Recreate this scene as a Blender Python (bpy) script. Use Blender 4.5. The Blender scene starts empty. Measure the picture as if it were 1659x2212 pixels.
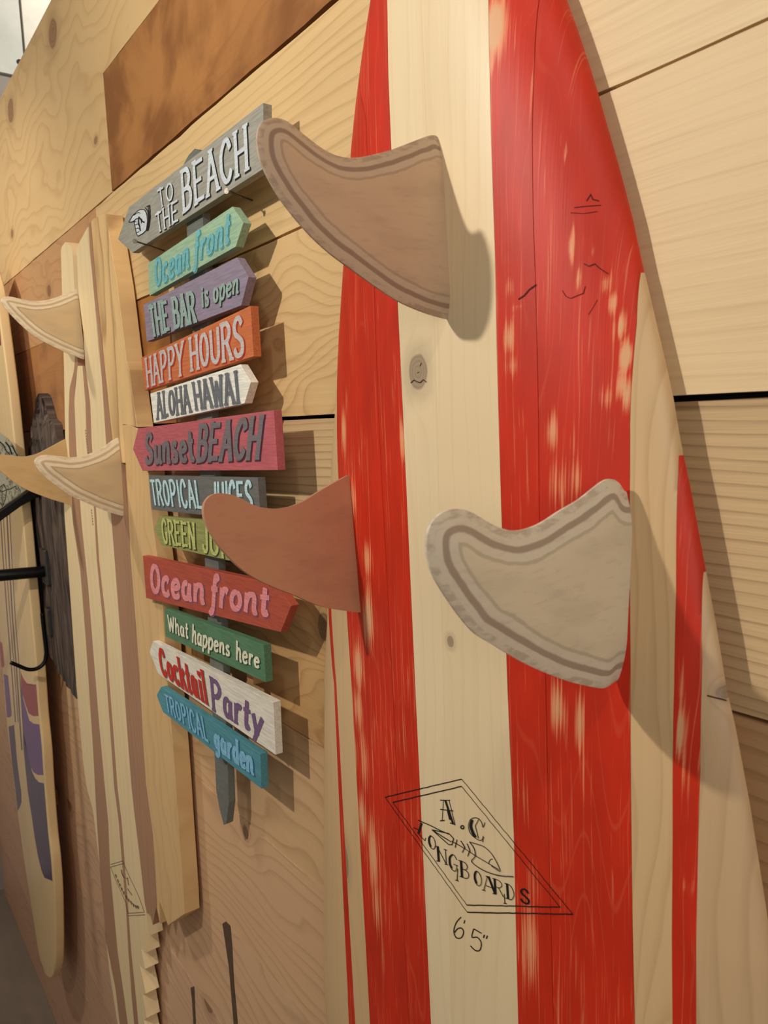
import bpy, bmesh, math, random
import numpy as np
from mathutils import Matrix, Vector
random.seed(7)
SC = bpy.context.scene
COL = SC.collection

# ------------------------------------------------------------------ camera
W, H, F, D = 1659.0, 2212.0, 1650.0, .50
CC = np.array([W/2, H/2])
_L = np.array([-383-CC[0], 953-CC[1], F]); _L /= np.linalg.norm(_L)       # world -X seen from the camera
_d = np.array([530., 13830., F]); _d -= _L*_d.dot(_L); _d /= np.linalg.norm(_d)   # world -Z
_N = np.cross(_d, _L)
if _N[2] < 0: _N = -_N                                                     # world +Y, into the wall
ROT = np.array([-_L, _N, -_d])
CAM = np.array([0., -D, 0.])
cd = bpy.data.cameras.new('camera'); cam = bpy.data.objects.new('camera', cd); COL.objects.link(cam)
cd.sensor_fit = 'VERTICAL'; cd.sensor_height = 36; cd.lens = F/H*36; cd.clip_start = .02; cd.clip_end = 60
M4 = Matrix.Identity(4)
for i in range(3):
    M4[i][0] = ROT[i, 0]; M4[i][1] = -ROT[i, 1]; M4[i][2] = -ROT[i, 2]; M4[i][3] = CAM[i]
cam.matrix_world = M4
cd.dof.use_dof = True; cd.dof.focus_distance = .95; cd.dof.aperture_fstop = 13
SC.camera = cam

# ------------------------------------------------------------------ light and exposure
SC.view_settings.view_transform = 'Standard'; SC.view_settings.look = 'None'
SC.view_settings.gamma = 1; SC.view_settings.exposure = 0; SC.view_settings.use_curve_mapping = False
world = bpy.data.worlds.new('room_ambient'); SC.world = world; world.use_nodes = True
world.node_tree.nodes['Background'].inputs[0].default_value = (1.0, .93, .86, 1)
world.node_tree.nodes['Background'].inputs[1].default_value = .15
def lamp(name, loc, power, radius, col, target=None, size=math.radians(150), blend=1.0):
    l = bpy.data.lights.new(name, 'SPOT' if target else 'POINT'); l.energy = power; l.shadow_soft_size = radius; l.color = col
    if target: l.spot_size = size; l.spot_blend = blend
    o = bpy.data.objects.new(name, l); COL.objects.link(o); o.location = loc
    if target:
        o.rotation_euler = (Vector(target)-Vector(loc)).to_track_quat('-Z', 'Y').to_euler()
    return o
WARM = (1.0, .95, .87)
lamp('ceiling_spot_key', (-.84, -1.18, .70), 47, .020, WARM)
lamp('ceiling_spot_second', (-1.2, -1.5, 1.0), 5, .03, WARM)
lamp('ceiling_spot_right', (.45, -1.25, 1.65), 30, .08, WARM)
ar = bpy.data.lights.new('soft_fill_right', 'AREA'); ar.energy = 25; ar.shape = 'RECTANGLE'; ar.size = 1.6; ar.size_y = 1.4; ar.color = (1, .96, .92)  # unseen soft fill, added to light the right-facing fin sides
ao = bpy.data.objects.new('soft_fill_right', ar); COL.objects.link(ao); ao.location = (2.2, -1.5, .5); ao.rotation_euler = (Vector((-.6, 0, -.1))-Vector(ao.location)).to_track_quat('-Z', 'Y').to_euler()
lamp('ceiling_spot_left', (-2.3, -1.3, 1.7), 125, .06, WARM, target=(-2.7, 0, -.9), size=math.radians(78), blend=.8)
lamp('panel_fill_light', (-3.0, 1.1, 2.1), 75, .1, (1, .96, .92))  # unseen fill light, added to brighten the white wall panels

# ------------------------------------------------------------------ picture point -> point of the place
def ray(px, py): return ROT @ np.array([px-CC[0], py-CC[1], F])
def at(px, py, Y=0.):
    r = ray(px, py); return CAM + r*((Y-CAM[1])/r[1])
def onplane(px, py, p0, n):
    r = ray(px, py); return CAM + r*(np.dot(np.array(p0)-CAM, n)/np.dot(r, n))
def Z(z, ox, oy, s): return [(ox+x/s, oy+y/s) for x, y in z]
def lin(c):
    return tuple(((v/255)/12.92 if v/255 <= .04045 else ((v/255+.055)/1.055)**2.4) for v in c)+(1.,)

# ------------------------------------------------------------------ objects
def empty(name, loc, label=None, cat=None, group=None, kind=None):
    o = bpy.data.objects.new(name, None); COL.objects.link(o); o.location = loc; o.empty_display_size = .02
    tag(o, label, cat, group, kind); return o
def tag(o, label=None, cat=None, group=None, kind=None):
    for k, v in (('label', label), ('category', cat), ('group', group), ('kind', kind)):
        if v: o[k] = v
    return o
def org(o):
    p = np.zeros(3)
    while o is not None: p += np.array(o.location); o = o.parent
    return p
def mesh(name, V, Fc, mat, parent=None, origin=None, smooth=False, attr=None, label=None, kind=None):
    """V in world coordinates"""
    V = np.array(V, float)
    o0 = V.mean(0) if origin is None else np.array(origin, float)
    me = bpy.data.meshes.new(name); me.from_pydata((V-o0).tolist(), [], [tuple(int(i) for i in f) for f in Fc])
    if attr:
        for k, vals in attr.items():
            a = me.attributes.new(k, 'FLOAT', 'POINT'); a.data.foreach_set('value', np.array(vals, dtype=np.float32))
    if smooth: me.polygons.foreach_set('use_smooth', [True]*len(me.polygons))
    if mat: me.materials.append(mat)
    me.update()
    o = bpy.data.objects.new(name, me); COL.objects.link(o)
    if parent is not None:
        o.parent = parent; o.location = o0-org(parent)
    else: o.location = o0
    tag(o, label, kind=kind); return o
def fixn(o):
    bm = bmesh.new(); bm.from_mesh(o.data); bmesh.ops.recalc_face_normals(bm, faces=bm.faces); bm.to_mesh(o.data); bm.free()
def prism(name, P, Yf, Yb, mat, parent=None, bevel=0, label=None, kind=None, back=None):
    """polygon P of (X,Z) points, front face at Yf, back face at Yb"""
    n = len(P); B = back or P
    V = [(x, Yf, z) for x, z in P]+[(x, Yb, z) for x, z in B]
    Fc = [tuple(range(n)), tuple(range(2*n-1, n-1, -1))]+[(i, i+n, (i+1) % n+n, (i+1) % n) for i in range(n)]
    o = mesh(name, V, Fc, mat, parent, label=label, kind=kind); fixn(o)
    if bevel:
        m = o.modifiers.new('bevel', 'BEVEL'); m.width = bevel; m.segments = 2; m.limit_method = 'ANGLE'; m.angle_limit = .7
    return o
def xz(pts, Y): 
    r = []
    for p in pts:
        q = at(p[0], p[1], Y); r.append((q[0], q[2]))
    return r
def tube(name, pts, r, mat, parent=None, seg=10, label=None, taper=None):
    pts = [np.array(p, float) for p in pts]; V = []; Fc = []; n = len(pts)
    up = np.array([.3, .2, .93])
    for i, p in enumerate(pts):
        t = pts[min(i+1, n-1)]-pts[max(i-1, 0)]; t /= np.linalg.norm(t)
        a = np.cross(t, up); a /= np.linalg.norm(a); b = np.cross(t, a)
        rr = r if taper is None else r*taper[i]
        for k in range(seg):
            w = 2*math.pi*k/seg; V.append(p+rr*(math.cos(w)*a+math.sin(w)*b))
    for i in range(n-1):
        for k in range(seg):
            k2 = (k+1) % seg; Fc.append((i*seg+k, i*seg+k2, (i+1)*seg+k2, (i+1)*seg+k))
    Fc.append(tuple(range(seg))[::-1]); Fc.append(tuple((n-1)*seg+k for k in range(seg)))
    o = mesh(name, V, Fc, mat, parent, smooth=False, label=label); fixn(o)
    o.data.polygons.foreach_set('use_smooth', [True]*(len(Fc)-2)+[False]*2); return o
def interp(tab, t):
    """tab [(t,v)] sorted by t, linear with linear extrapolation"""
    if t <= tab[0][0]: a, b = tab[0], tab[1]
    elif t >= tab[-1][0]: a, b = tab[-2], tab[-1]
    else:
        for a, b in zip(tab, tab[1:]):
            if a[0] <= t <= b[0]: break
    return a[1]+(b[1]-a[1])*(t-a[0])/(b[0]-a[0])

# ------------------------------------------------------------------ materials
class NT:
    def __init__(s, name, rough=.5):
        s.m = bpy.data.materials.new(name); s.m.use_nodes = True; s.t = s.m.node_tree; s.N = s.t.nodes
        s.b = s.N['Principled BSDF']; s.b.inputs['Roughness'].default_value = rough
    def put(s, sock, v):
        if hasattr(v, 'is_linked') or hasattr(v, 'links'): s.t.links.new(v, sock)
        else: sock.default_value = v
    def math(s, op, a, b=None, c=None, clamp=False):
        n = s.N.new('ShaderNodeMath'); n.operation = op; n.use_clamp = clamp
        for i, v in enumerate((a, b, c)):
            if v is not None: s.put(n.inputs[i], v)
        return n.outputs[0]
    def add(s, a, b): return s.math('ADD', a, b)
    def sub(s, a, b): return s.math('SUBTRACT', a, b)
    def mul(s, a, b): return s.math('MULTIPLY', a, b)
    def ss(s, v, a, b):
        n = s.N.new('ShaderNodeMapRange'); n.interpolation_type = 'SMOOTHSTEP'
        s.put(n.inputs[0], v); n.inputs[1].default_value = a; n.inputs[2].default_value = b; return n.outputs[0]
    def xyz(s, x, y, z):
        n = s.N.new('ShaderNodeCombineXYZ')
        for i, v in enumerate((x, y, z)): s.put(n.inputs[i], v)
        return n.outputs[0]
    def obj(s):
        n = s.N.new('ShaderNodeTexCoord'); q = s.N.new('ShaderNodeSeparateXYZ'); s.t.links.new(n.outputs['Object'], q.inputs[0]); return q.outputs
    def rnd(s): return s.N.new('ShaderNodeObjectInfo').outputs['Random']
    def attr(s, k):
        n = s.N.new('ShaderNodeAttribute'); n.attribute_name = k; return n.outputs['Fac']
    def noise(s, v, scale=1., detail=2., rough=.5, dist=0.):
        n = s.N.new('ShaderNodeTexNoise'); s.put(n.inputs['Vector'], v); n.inputs['Scale'].default_value = scale
        n.inputs['Detail'].default_value = detail; n.inputs['Roughness'].default_value = rough; n.inputs['Distortion'].default_value = dist
        return n.outputs[0]
    def mix(s, f, a, b):
        n = s.N.new('ShaderNodeMix'); n.data_type = 'RGBA'; s.put(n.inputs[0], f); s.put(n.inputs[6], a); s.put(n.inputs[7], b); return n.outputs[2]
    def out(s, col, h=None, bump=.3, dist=.001, rough=None):
        s.put(s.b.inputs['Base Color'], col)
        if rough is not None: s.put(s.b.inputs['Roughness'], rough)
        if h is not None:
            n = s.N.new('ShaderNodeBump'); n.inputs['Strength'].default_value = bump; n.inputs['Distance'].default_value = dist
            s.put(n.inputs['Height'], h); s.t.links.new(n.outputs[0], s.b.inputs['Normal'])
        return s.m

def wood_field(s, axis, K, amp, knots, su=1.1, sv=8., wob=1.):
    o = s.obj(); r = s.rnd()
    u, v = (o[0], o[2]) if axis == 'x' else (o[2], o[0])
    ru = s.mul(r, 37.)
    q = s.xyz(s.add(s.mul(u, su), ru), s.add(s.mul(v, sv), ru), s.mul(o[1], 3.))
    n1 = s.noise(q, 1., 2., .45)
    f = s.add(s.mul(n1, amp), s.mul(v, K))
    wav = s.noise(s.xyz(s.add(s.mul(u, 14.*wob), ru), s.mul(v, 40.), 0.), 1., 2.)
    f = s.add(f, s.mul(wav, .25))
    km = None
    for (ku, kv, a, b) in knots:
        d = s.math('SQRT', s.add(s.math('POWER', s.math('ABSOLUTE', s.mul(s.sub(u, ku), 1/a)), 2.), s.math('POWER', s.math('ABSOLUTE', s.mul(s.sub(v, kv), 1/b)), 2.)))
        d = s.add(d, s.mul(s.sub(wav, .5), .5))
        f = s.add(f, s.mul(s.math('DIVIDE', 1.6, s.add(1., s.mul(d, d))), 2.2))
        k = s.ss(d, 1.15, .85)
        k = s.mul(k, s.add(.72, s.mul(s.math('SINE', s.mul(d, 24.)), .06)))
        halo = s.mul(s.ss(d, 2.4, .9), .28)
        k = s.math('MAXIMUM', k, halo)
        km = k if km is None else s.math('MAXIMUM', km, k)
    saw = s.math('FRACT', f)
    ring = s.mul(s.math('POWER', saw, 4.), s.ss(saw, 1., .86))           # slow rise, sharp fall: late wood
    st = s.noise(s.xyz(s.add(s.mul(u, 5.), ru), s.add(s.mul(v, 260.), ru), 0.), 1., 3., .6)
    low = s.noise(s.xyz(s.add(s.mul(u, 2.5), ru), s.add(s.mul(v, 6.), ru), 4.), 1., 2.)
    return ring, st, low, km
def wood(name, light, dark, axis='x', K=45., amp=7., a=.7, b=.5, c=.5, knots=(), knotc=(104, 66, 44), rough=.55, bump=.25, su=1.1, sv=8., blot=None, spec=.35):
    s = NT(name, rough); s.b.inputs['Specular IOR Level'].default_value = spec
    ring, st, low, km = wood_field(s, axis, K, amp, knots, su, sv)
    f = s.add(s.add(s.mul(ring, a), s.mul(s.sub(st, .5), b)), s.mul(s.sub(low, .5), c))
    f = s.math('MAXIMUM', s.math('MINIMUM', f, 1.2), 0.)
    col = s.mix(f, lin(light), lin(dark))
    if blot:
        o = s.obj(); q = s.xyz(o[0], o[1], o[2])
        n = s.noise(q, blot[1], 4., .6, .4)
        col = s.mix(s.mul(s.ss(n, .42, .66), blot[2]), col, lin(blot[0]))
    if km is not None: col = s.mix(km, col, lin(knotc))
    return s.out(col, s.add(s.mul(ring, -.5), s.mul(st, .8)), bump, .0012)
def plain(name, col, rough=.5, metal=0., n=.08, scale=60, bump=.1):
    s = NT(name, rough); s.b.inputs['Metallic'].default_value = metal
    o = s.obj(); q = s.xyz(o[0], o[1], o[2]); k = s.noise(q, scale, 4., .6)
    dk = tuple(max(0, c*(1-2*n)) for c in col)
    return s.out(s.mix(s.ss(k, .3, .7), lin(dk), lin(col)), k, bump, .0008)
def paintwood(name, col, n=.09, rough=.6):
    """matt chalk paint on a sawn board, the grain showing through"""
    s = NT(name, rough); s.b.inputs['Specular IOR Level'].default_value = .3
    o = s.obj(); r = s.mul(s.rnd(), 20.)
    g = s.noise(s.xyz(s.add(s.mul(o[0], 30.), r), s.mul(o[1], 300.), s.mul(o[2], 420.)), 1., 3., .6)
    b = s.noise(s.xyz(s.add(o[0], r), o[1], o[2]), 45., 3., .6)
    dk = tuple(c*(1-n) for c in col); lt = tuple(min(255, c*(1+n*.4)) for c in col)
    c = s.mix(s.ss(g, .3, .7), lin(dk), lin(lt)); c = s.mix(s.mul(s.ss(b, .5, .75), .4), c, lin(dk))
    return s.out(c, s.add(g, s.mul(b, .5)), .2, .0005)
def redwood(name, red=(206, 46, 18), bare=(236, 150, 104)):
    """red stain on planed pine, rubbed through where the 'wear' attribute says so"""
    s = NT(name, .5); s.b.inputs['Specular IOR Level'].default_value = .35
    o = s.obj(); r = s.mul(s.rnd(), 31.)
    wob = s.noise(s.xyz(s.add(s.mul(o[0], 25.), r), 0., s.add(s.mul(o[2], 5.), r)), 1., 2.)
    x = s.add(o[0], s.mul(wob, .012))
    fine = s.noise(s.xyz(s.add(s.mul(x, 520.), r), 0., s.mul(o[2], 5.)), 1., 2., .5)
    lines = s.noise(s.xyz(s.add(s.mul(x, 230.), r), 0., s.mul(o[2], 7.)), 1., 3., .7)
    blot = s.noise(s.xyz(s.add(s.mul(o[0], 22.), r), 0., s.mul(o[2], 7.)), 1., 3., .6)
    w = s.attr('wear')
    rub = s.mul(s.ss(s.add(s.add(s.mul(w, 1.08), s.mul(s.sub(fine, .5), 1.9)), s.add(s.mul(s.sub(lines, .5), 1.6), s.mul(s.sub(blot, .5), .8))), .34, 1.05), .88)
    thin = s.mul(s.ss(fine, .60, .70), s.mul(s.ss(blot, .30, .6), .42))
    thin = s.math('MAXIMUM', thin, s.mul(s.ss(lines, .60, .68), s.mul(s.ss(blot, .36, .62), .5)))
    cn = s.noise(s.xyz(s.add(s.mul(o[0], 11.), r), 0., s.add(s.mul(o[2], 1.6), r)), 1., 1.5, .4)
    ct = s.math('FRACT', s.mul(cn, 20.)); msk = s.ss(s.noise(s.xyz(s.mul(o[0], 9.), r, s.mul(o[2], 5.)), 1., 3., .6), .44, .62)
    thin = s.math('MAXIMUM', thin, s.mul(s.mul(s.ss(s.math('ABSOLUTE', s.sub(ct, .5)), .07, .01), msk), .09))
    f = s.math('MAXIMUM', rub, thin)
    base = s.mix(s.ss(blot, .3, .7), lin(tuple(c*.9 for c in red)), lin(red))
    barec = s.mix(s.ss(w, .6, 1.1), lin(bare), lin((224, 176, 128)))
    return s.out(s.mix(f, base, barec), s.add(s.mul(lines, .8), s.mul(fine, .4)), .22, .0012)

RED = redwood('red_stain')
PINE = (219, 186, 138)
K = {}
K['deck_pine'] = wood('board_pine', (226, 196, 148), (186, 148, 100), 'z', 55, 5, .42, .35, .35, sv=9)
INK = plain('ink', (24, 16, 14), .6, n=.3)
BLACK = plain('black_iron', (26, 24, 24), .35, .6, n=.2, scale=200)

# ------------------------------------------------------------------ the planked wall
def jit_edge(x0, x1, z, amp, step=.045, extra=()):
    n = max(1, int(abs(x1-x0)/step)); P = []
    for i in range(n+1):
        x = x0+(x1-x0)*i/n
        e = 0
        for (cx, wx, dz) in extra:
            e += dz*math.exp(-((x-cx)/wx)**2)
        P.append((x, z+(random.uniform(-amp, amp) if 0 < i < n else 0)+e))
    return P
wall = prism('wall_back', [(-4.04, -2.27), (1.2, -2.27), (1.2, .935), (-4.04, .935)], .021, .05, plain('dark_backing', (30, 22, 16), .9), kind='structure')
def kn(cx, cz, lst):
    """knots: (px, py, rx px, ry px) -> object coords of the plank whose centre is (cx, cz)"""
    r = []
    for px, py, a, b in lst:
        p = at(px, py); q = at(px+a, py); w = at(px, py+b)
        r.append((p[0]-cx, p[2]-cz, abs(q[0]-p[0]), abs(w[2]-p[2])))
    return r
def wplank(P, y0, mname, light, dark, knots=(), **kw):
    cx = sum(p[0] for p in P)/len(P); cz = sum(p[1] for p in P)/len(P)
    m = wood(mname, light, dark, 'x', knots=kn(cx, cz, knots), **kw)
    return prism('plank', P, y0, .0205, m, wall)
Zj = [.937, .671, .4556, .238, .006, -.217, -.437, -.653, -.895, -1.136, -1.40, -1.67, -1.96, -2.268]
def rect(x0, x1, zt, zb, gt=.0006, gb=.0006, amp=.0006, et=(), eb=()):
    return jit_edge(x0, x1, zt-gt, amp, extra=et)+jit_edge(x1, x0, zb+gb, amp, extra=eb)
# plywood: top row and the panel left of the dark plank (one L-shaped sheet)
XJ = -1.541
P = jit_edge(-4.03, 1.2, Zj[0], .0003)+jit_edge(1.2, XJ-.001, Zj[1]+.0012, .0004)+jit_edge(XJ-.001, -4.03, Zj[2]+.001, .0006)[0:]
wplank(P, -.001, 'plywood', (216, 180, 126), (176, 132, 84), knots=[(115, 72, 10, 36), (24, 240, 7, 28), (27, 505, 3, 10), (208, 303, 4, 9)], K=16, amp=9, a=.6, c=.45, b=.25, su=3., sv=5., bump=.08, knotc=(128, 84, 56))
wplank(rect(XJ+.001, 1.2, Zj[1], Zj[2], gb=.003, amp=.0009), -.0015, 'brown_plank', (176, 120, 66), (122, 74, 36), K=14, amp=6, a=.3, c=.9, b=.35, su=3, sv=9, blot=((118, 70, 34), 7., .7), bump=.2)
xa = at(160, 520)[0]; xb = at(395, 295)[0]
wplank(rect(-4.03, -1.66, Zj[2], Zj[3], amp=.0008), 0, 'tan_plank', (190, 144, 98), (142, 96, 58), knots=[(106, 628, 4, 14)], K=20, amp=9, a=.5, su=3, sv=7)
wplank(rect(-1.658, -.55, Zj[2], Zj[3], gt=.001, gb=.002, amp=.0012, et=((xa+.08, .03, -.008), (xb, .012, -.006))), 0, 'yellow_pine_plank', (218, 184, 130), (160, 122, 74), K=60, amp=6, a=.6, su=1.6, sv=6)
wplank(rect(-.548, 1.2, Zj[2], Zj[3], gb=.002, amp=.0008), 0, 'right_top_plank', (228, 200, 154), (184, 148, 102), K=70, amp=6, a=.3, b=.6, su=1.2, sv=6)
x3 = at(372, 745)[0]
wplank(rect(-4.03, -2.02, Zj[3], Zj[4], gt=.001, amp=.0006), 0, 'stained_plank', (172, 118, 70), (120, 74, 38), K=16, amp=6, a=.25, c=.7, blot=((120, 78, 50), 8., .5))
wplank(rect(-2.018, x3, Zj[3], Zj[4], gt=.001, gb=.003, amp=.0006), 0, 'amber_plank', (170, 112, 54), (116, 68, 26), K=16, amp=6, a=.25, c=.8, blot=((108, 62, 26), 9., .6))
wplank(rect(x3+.001, -.5, Zj[3], Zj[4], gt=.001, gb=.0035, amp=.0004), 0, 'wavy_grain_plank', (216, 180, 126), (160, 120, 74), K=36, amp=16, a=.7, su=3.2, sv=6)
wplank(rect(-.498, 1.2, Zj[3], Zj[4], gt=.001, gb=.0035, amp=.0004), -.0005, 'pale_wide_plank', (226, 196, 150), (186, 152, 106), K=60, amp=4, a=.2, b=.7, su=1., sv=6)
wplank(rect(-4.03, -1.62, Zj[4], Zj[5], gt=.001, amp=.0006), .005, 'pale_left_plank', (206, 166, 118), (160, 116, 74), K=36, amp=4, a=.5)
wplank(rect(-1.618, 1.2, Zj[4], Zj[5], gt=.001, gb=.001, amp=.0006), .008, 'grey_grain_plank', (206, 174, 128), (136, 104, 66), K=110, amp=7, a=.78, b=.7, su=1., sv=5., bump=.5)
wplank(rect(-4.03, -.62, Zj[5], Zj[6], amp=.0006), .005, 'knotty_plank', (202, 158, 104), (146, 102, 60), knots=[(694, 1356, 15, 32)], K=34, amp=14, a=.7, su=3, sv=6, knotc=(94, 62, 46))
P = rect(-.618, 1.2, Zj[5], Zj[6], gt=.001, amp=.0006); P = [(x, z-(.02*max(0, x+.37) if z > -.3 else 0)) for x, z in P]
wplank(P, .007, 'right_lower_plank', (196, 154, 108), (140, 100, 62), K=60, amp=5, a=.7, b=.6)
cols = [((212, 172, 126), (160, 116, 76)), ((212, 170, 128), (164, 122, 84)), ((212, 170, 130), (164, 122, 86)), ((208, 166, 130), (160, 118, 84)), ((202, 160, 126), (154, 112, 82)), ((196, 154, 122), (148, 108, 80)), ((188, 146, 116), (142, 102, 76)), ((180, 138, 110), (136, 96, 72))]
kns = {6: [(676, 1500, 2, 5)], 7: [(526, 1800, 6, 14), (681, 1830, 4, 10), (620, 1672, 4, 9)], 8: [(581, 2030, 5, 12), (135, 1530, 4, 14)], 9: [(668, 2100, 4, 14), (445, 2165, 9, 22), (147, 1735, 3, 16)]}
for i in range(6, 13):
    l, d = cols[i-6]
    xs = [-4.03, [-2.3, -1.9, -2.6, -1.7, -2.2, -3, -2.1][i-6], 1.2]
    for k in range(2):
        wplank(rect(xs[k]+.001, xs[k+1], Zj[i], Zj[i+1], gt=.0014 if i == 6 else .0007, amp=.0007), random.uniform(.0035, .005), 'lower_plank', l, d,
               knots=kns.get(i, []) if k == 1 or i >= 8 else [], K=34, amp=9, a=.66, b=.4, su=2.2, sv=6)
# two narrow dark strips laid on the lower planks
def wedge(pts, Y=.0028):
    return prism('dark_strip', xz(pts, Y), Y, .006, DSTRIP, wall)
DSTRIP = plain('dark_strip_brown', (92, 68, 48), .8)
wedge(Z([(650, 1065), (675, 1050), (708, 1080), (722, 1230), (735, 1500), (766, 1847), (738, 1847), (700, 1400)], 300, 1700, 3.607))
wedge(Z([(402, 1565), (428, 1555), (432, 1650), (440, 1847), (424, 1847), (412, 1650)], 300, 1700, 3.607))

# far white panelled wall, floor
WX = -4.06
PAINT = plain('white_panel_paint', (216, 208, 190), .6, n=.04, scale=3)
wl = mesh('wall_left', [(WX-.02, -3, -2.3), (WX-.02, 2, -2.3), (WX-.02, 2, 2.6), (WX-.02, -3, 2.6), (WX-.08, -3, -2.3), (WX-.08, 2, -2.3), (WX-.08, 2, 2.6), (WX-.08, -3, 2.6)],
          [(0, 1, 2, 3), (7, 6, 5, 4), (0, 4, 5, 1), (1, 5, 6, 2), (2, 6, 7, 3), (3, 7, 4, 0)], plain('grey_wall_paint', (150, 140, 128), .8, n=.05, scale=2), kind='structure')
fixn(wl)
pj = onplane(48, 60, (WX, 0, 0), np.array([1., 0, 0])); pb = onplane(14, 158, (WX, 0, 0), np.array([1., 0, 0]))
def lpanel(y0, y1, z0, z1, c, nm):
    V = [(x, y, z) for x in (WX, WX-.018) for y, z in ((y0, z0), (y1, z0), (y1, z1), (y0, z1))]
    o = mesh('panel', V, [(0, 1, 2, 3), (7, 6, 5, 4), (0, 4, 5, 1), (1, 5, 6, 2), (2, 6, 7, 3), (3, 7, 4, 0)], plain(nm, c, .6, n=.05, scale=4), wl); fixn(o)
lpanel(pj[1]-1.1, pj[1]-.006, pb[2], 2.6, (206, 204, 190), 'cool_white_panel')
lpanel(pj[1]+.006, pj[1]+1.1, pb[2]-.3, 2.6, (232, 224, 204), 'warm_white_panel')
lpanel(-2.9, -.05, -2.26, -.6, (226, 214, 204), 'low_white_panel')
ps = onplane(42, 134, (WX, 0, 0), np.array([1., 0, 0]))
tube('screw_head', [(WX+.004, ps[1], ps[2]), (WX-.004, ps[1], ps[2])], .012, BLACK, wl)
s = NT('concrete_floor', .4); o = s.obj(); q = s.xyz(o[0], o[1], o[2])
n1 = s.noise(q, 2.5, 5., .6, 1.2); n2 = s.noise(s.xyz(s.mul(o[0], 4.), s.mul(o[1], 30.), 0.), 1., 3.)
s.out(s.mix(s.add(s.mul(n1, .7), s.mul(n2, .3)), lin((84, 72, 62)), lin((136, 120, 104))), n1, .1)
fl = mesh('floor', [(-4.3, -3, -2.27), (1.2, -3, -2.27), (1.2, .05, -2.27), (-4.3, .05, -2.27), (-4.3, -3, -2.33), (1.2, -3, -2.33), (1.2, .05, -2.33), (-4.3, .05, -2.33)],
          [(0, 1, 2, 3), (7, 6, 5, 4), (0, 4, 5, 1), (1, 5, 6, 2), (2, 6, 7, 3), (3, 7, 4, 0)], s.m, kind='structure'); fixn(fl)

# ------------------------------------------------------------------ red striped surfboard
YM = -.012; DOME = .042
def poly_fn(pts, Y): 
    return sorted((p[2], p[0]) for p in (at(x, y, Y) for x, y in pts))
LE = poly_fn([(834, 0), (819, 47), (799.5, 145), (787, 235), (774, 340), (754, 579), (743, 723), (739, 796), (734, 881), (725, 987), (718, 1180), (714, 1333), (707, 1459), (706, 1700), (705, 1900), (705, 2212)], YM)
RE = poly_fn([(1231, 0), (1260, 98), (1296, 217), (1337.5, 362), (1366, 470), (1386, 564), (1406, 647), (1440.5, 796), (1455, 863), (1469.5, 949.6), (1493, 1062), (1521, 1213.6), (1547, 1351), (1569, 1484), (1589, 1571), (1620, 1737), (1659, 1987)], YM)
ZT, ZB = .56, -1.18
ztop = LE[-1][0]
def xl(z):
    v = interp(LE, min(z, .30))
    if z > .30: v += .34*(z-.30)+1.1*(z-.30)**2
    if z < -.75: v = interp(LE, -.75)+.9*(z+.75)**2
    return v
def xr(z):
    v = interp(RE, min(z, .24))
    if z > .24: v -= .34*(z-.24)+.5*(z-.24)**2
    if z < -.38: v = interp(RE, -.38)+(-.15*(z+.38)-.55*(z+.38)**2)*.6
    return v
def deckY(x, z, side=-1):
    a, b = xl(z), xr(z); u = min(1., abs((x-(a+b)/2)/((b-a)/2)))
    return YM-DOME*(1-u**3.0)**.6 if side < 0 else YM+.009*(1-u**6)**.5
def ondeck(px, py, off=0.):
    Y = YM-DOME
    for i in range(40):
        P = at(px, py, Y); Y = .5*Y+.5*(deckY(P[0], P[2])-off)
    return at(px, py, Y)
board = empty('surfboard', (-.58, -.02, -1.18), 'red and natural striped wooden surfboard with three fins and an inked diamond logo', 'surfboard', 'wooden surfboards on the plank wall')
def bfn(pts): return sorted((p[2], p[0]) for p in (ondeck(x, y) for x, y in pts))
Bd = [
 [(710, 1330), (722, 1484), (752, 2171)],
 [(716, 1330), (727, 1484), (765, 2171)],
 [(741, 1200), (759.6, 1484), (797, 2171)],
 [(781, 60), (790, 253), (808.5, 615), (817, 881), (848, 1484), (881, 2171)],
 [(837, 36), (839, 163), (844.7, 307), (859, 651), (870, 881), (897, 1484), (929, 2171)],
 [(910, 0), (939, 705), (948, 1080), (975, 2171)],
 [(1055, 0), (1058, 163), (1061.7, 325.5), (1069, 542.5), (1074, 795.7), (1081.4, 1061.7), (1096, 1484), (1110, 1810), (1119.4, 2212)],
 [(1164.7, 0), (1154, 144.7), (1150, 289), (1152, 470), (1156.5, 597), (1161, 777.6), (1163, 881), (1164.7, 1098), (1179, 1484), (1184.5, 1737.5), (1195, 2190)],
 [(1384, 590), (1375.5, 700), (1361, 917), (1361, 1025), (1362, 1423), (1371, 2190)],
 [(1466.5, 980), (1465, 1025), (1460.5, 1278.6), (1457, 1423), (1453, 1810), (1452.5, 2190)],
 [(1519, 1240), (1516.5, 1423), (1513, 1665), (1507.5, 1846), (1504, 2027), (1504, 2190)]]
BF = [bfn(b) for b in Bd]
def bx(i, z):
    a, b = xl(z), xr(z)
    if i < 0: return a
    if i >= len(BF): return b
    t = BF[i]; 
    # extrapolate softly past the measured range
    if z > t[-1][0]:
        zz = z-t[-1][0]; k = (t[-1][1]-t[-2][1])/(t[-1][0]-t[-2][0]); v = t[-1][1]+k*zz*(.4 if i != 8 else 1)
    else: v = interp(t, z)
    if i in (0, 1, 2) and z > t[-1][0]: v = t[-1][1]+(z-t[-1][0])*(-.09)
    return min(max(v, a), b)
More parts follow.
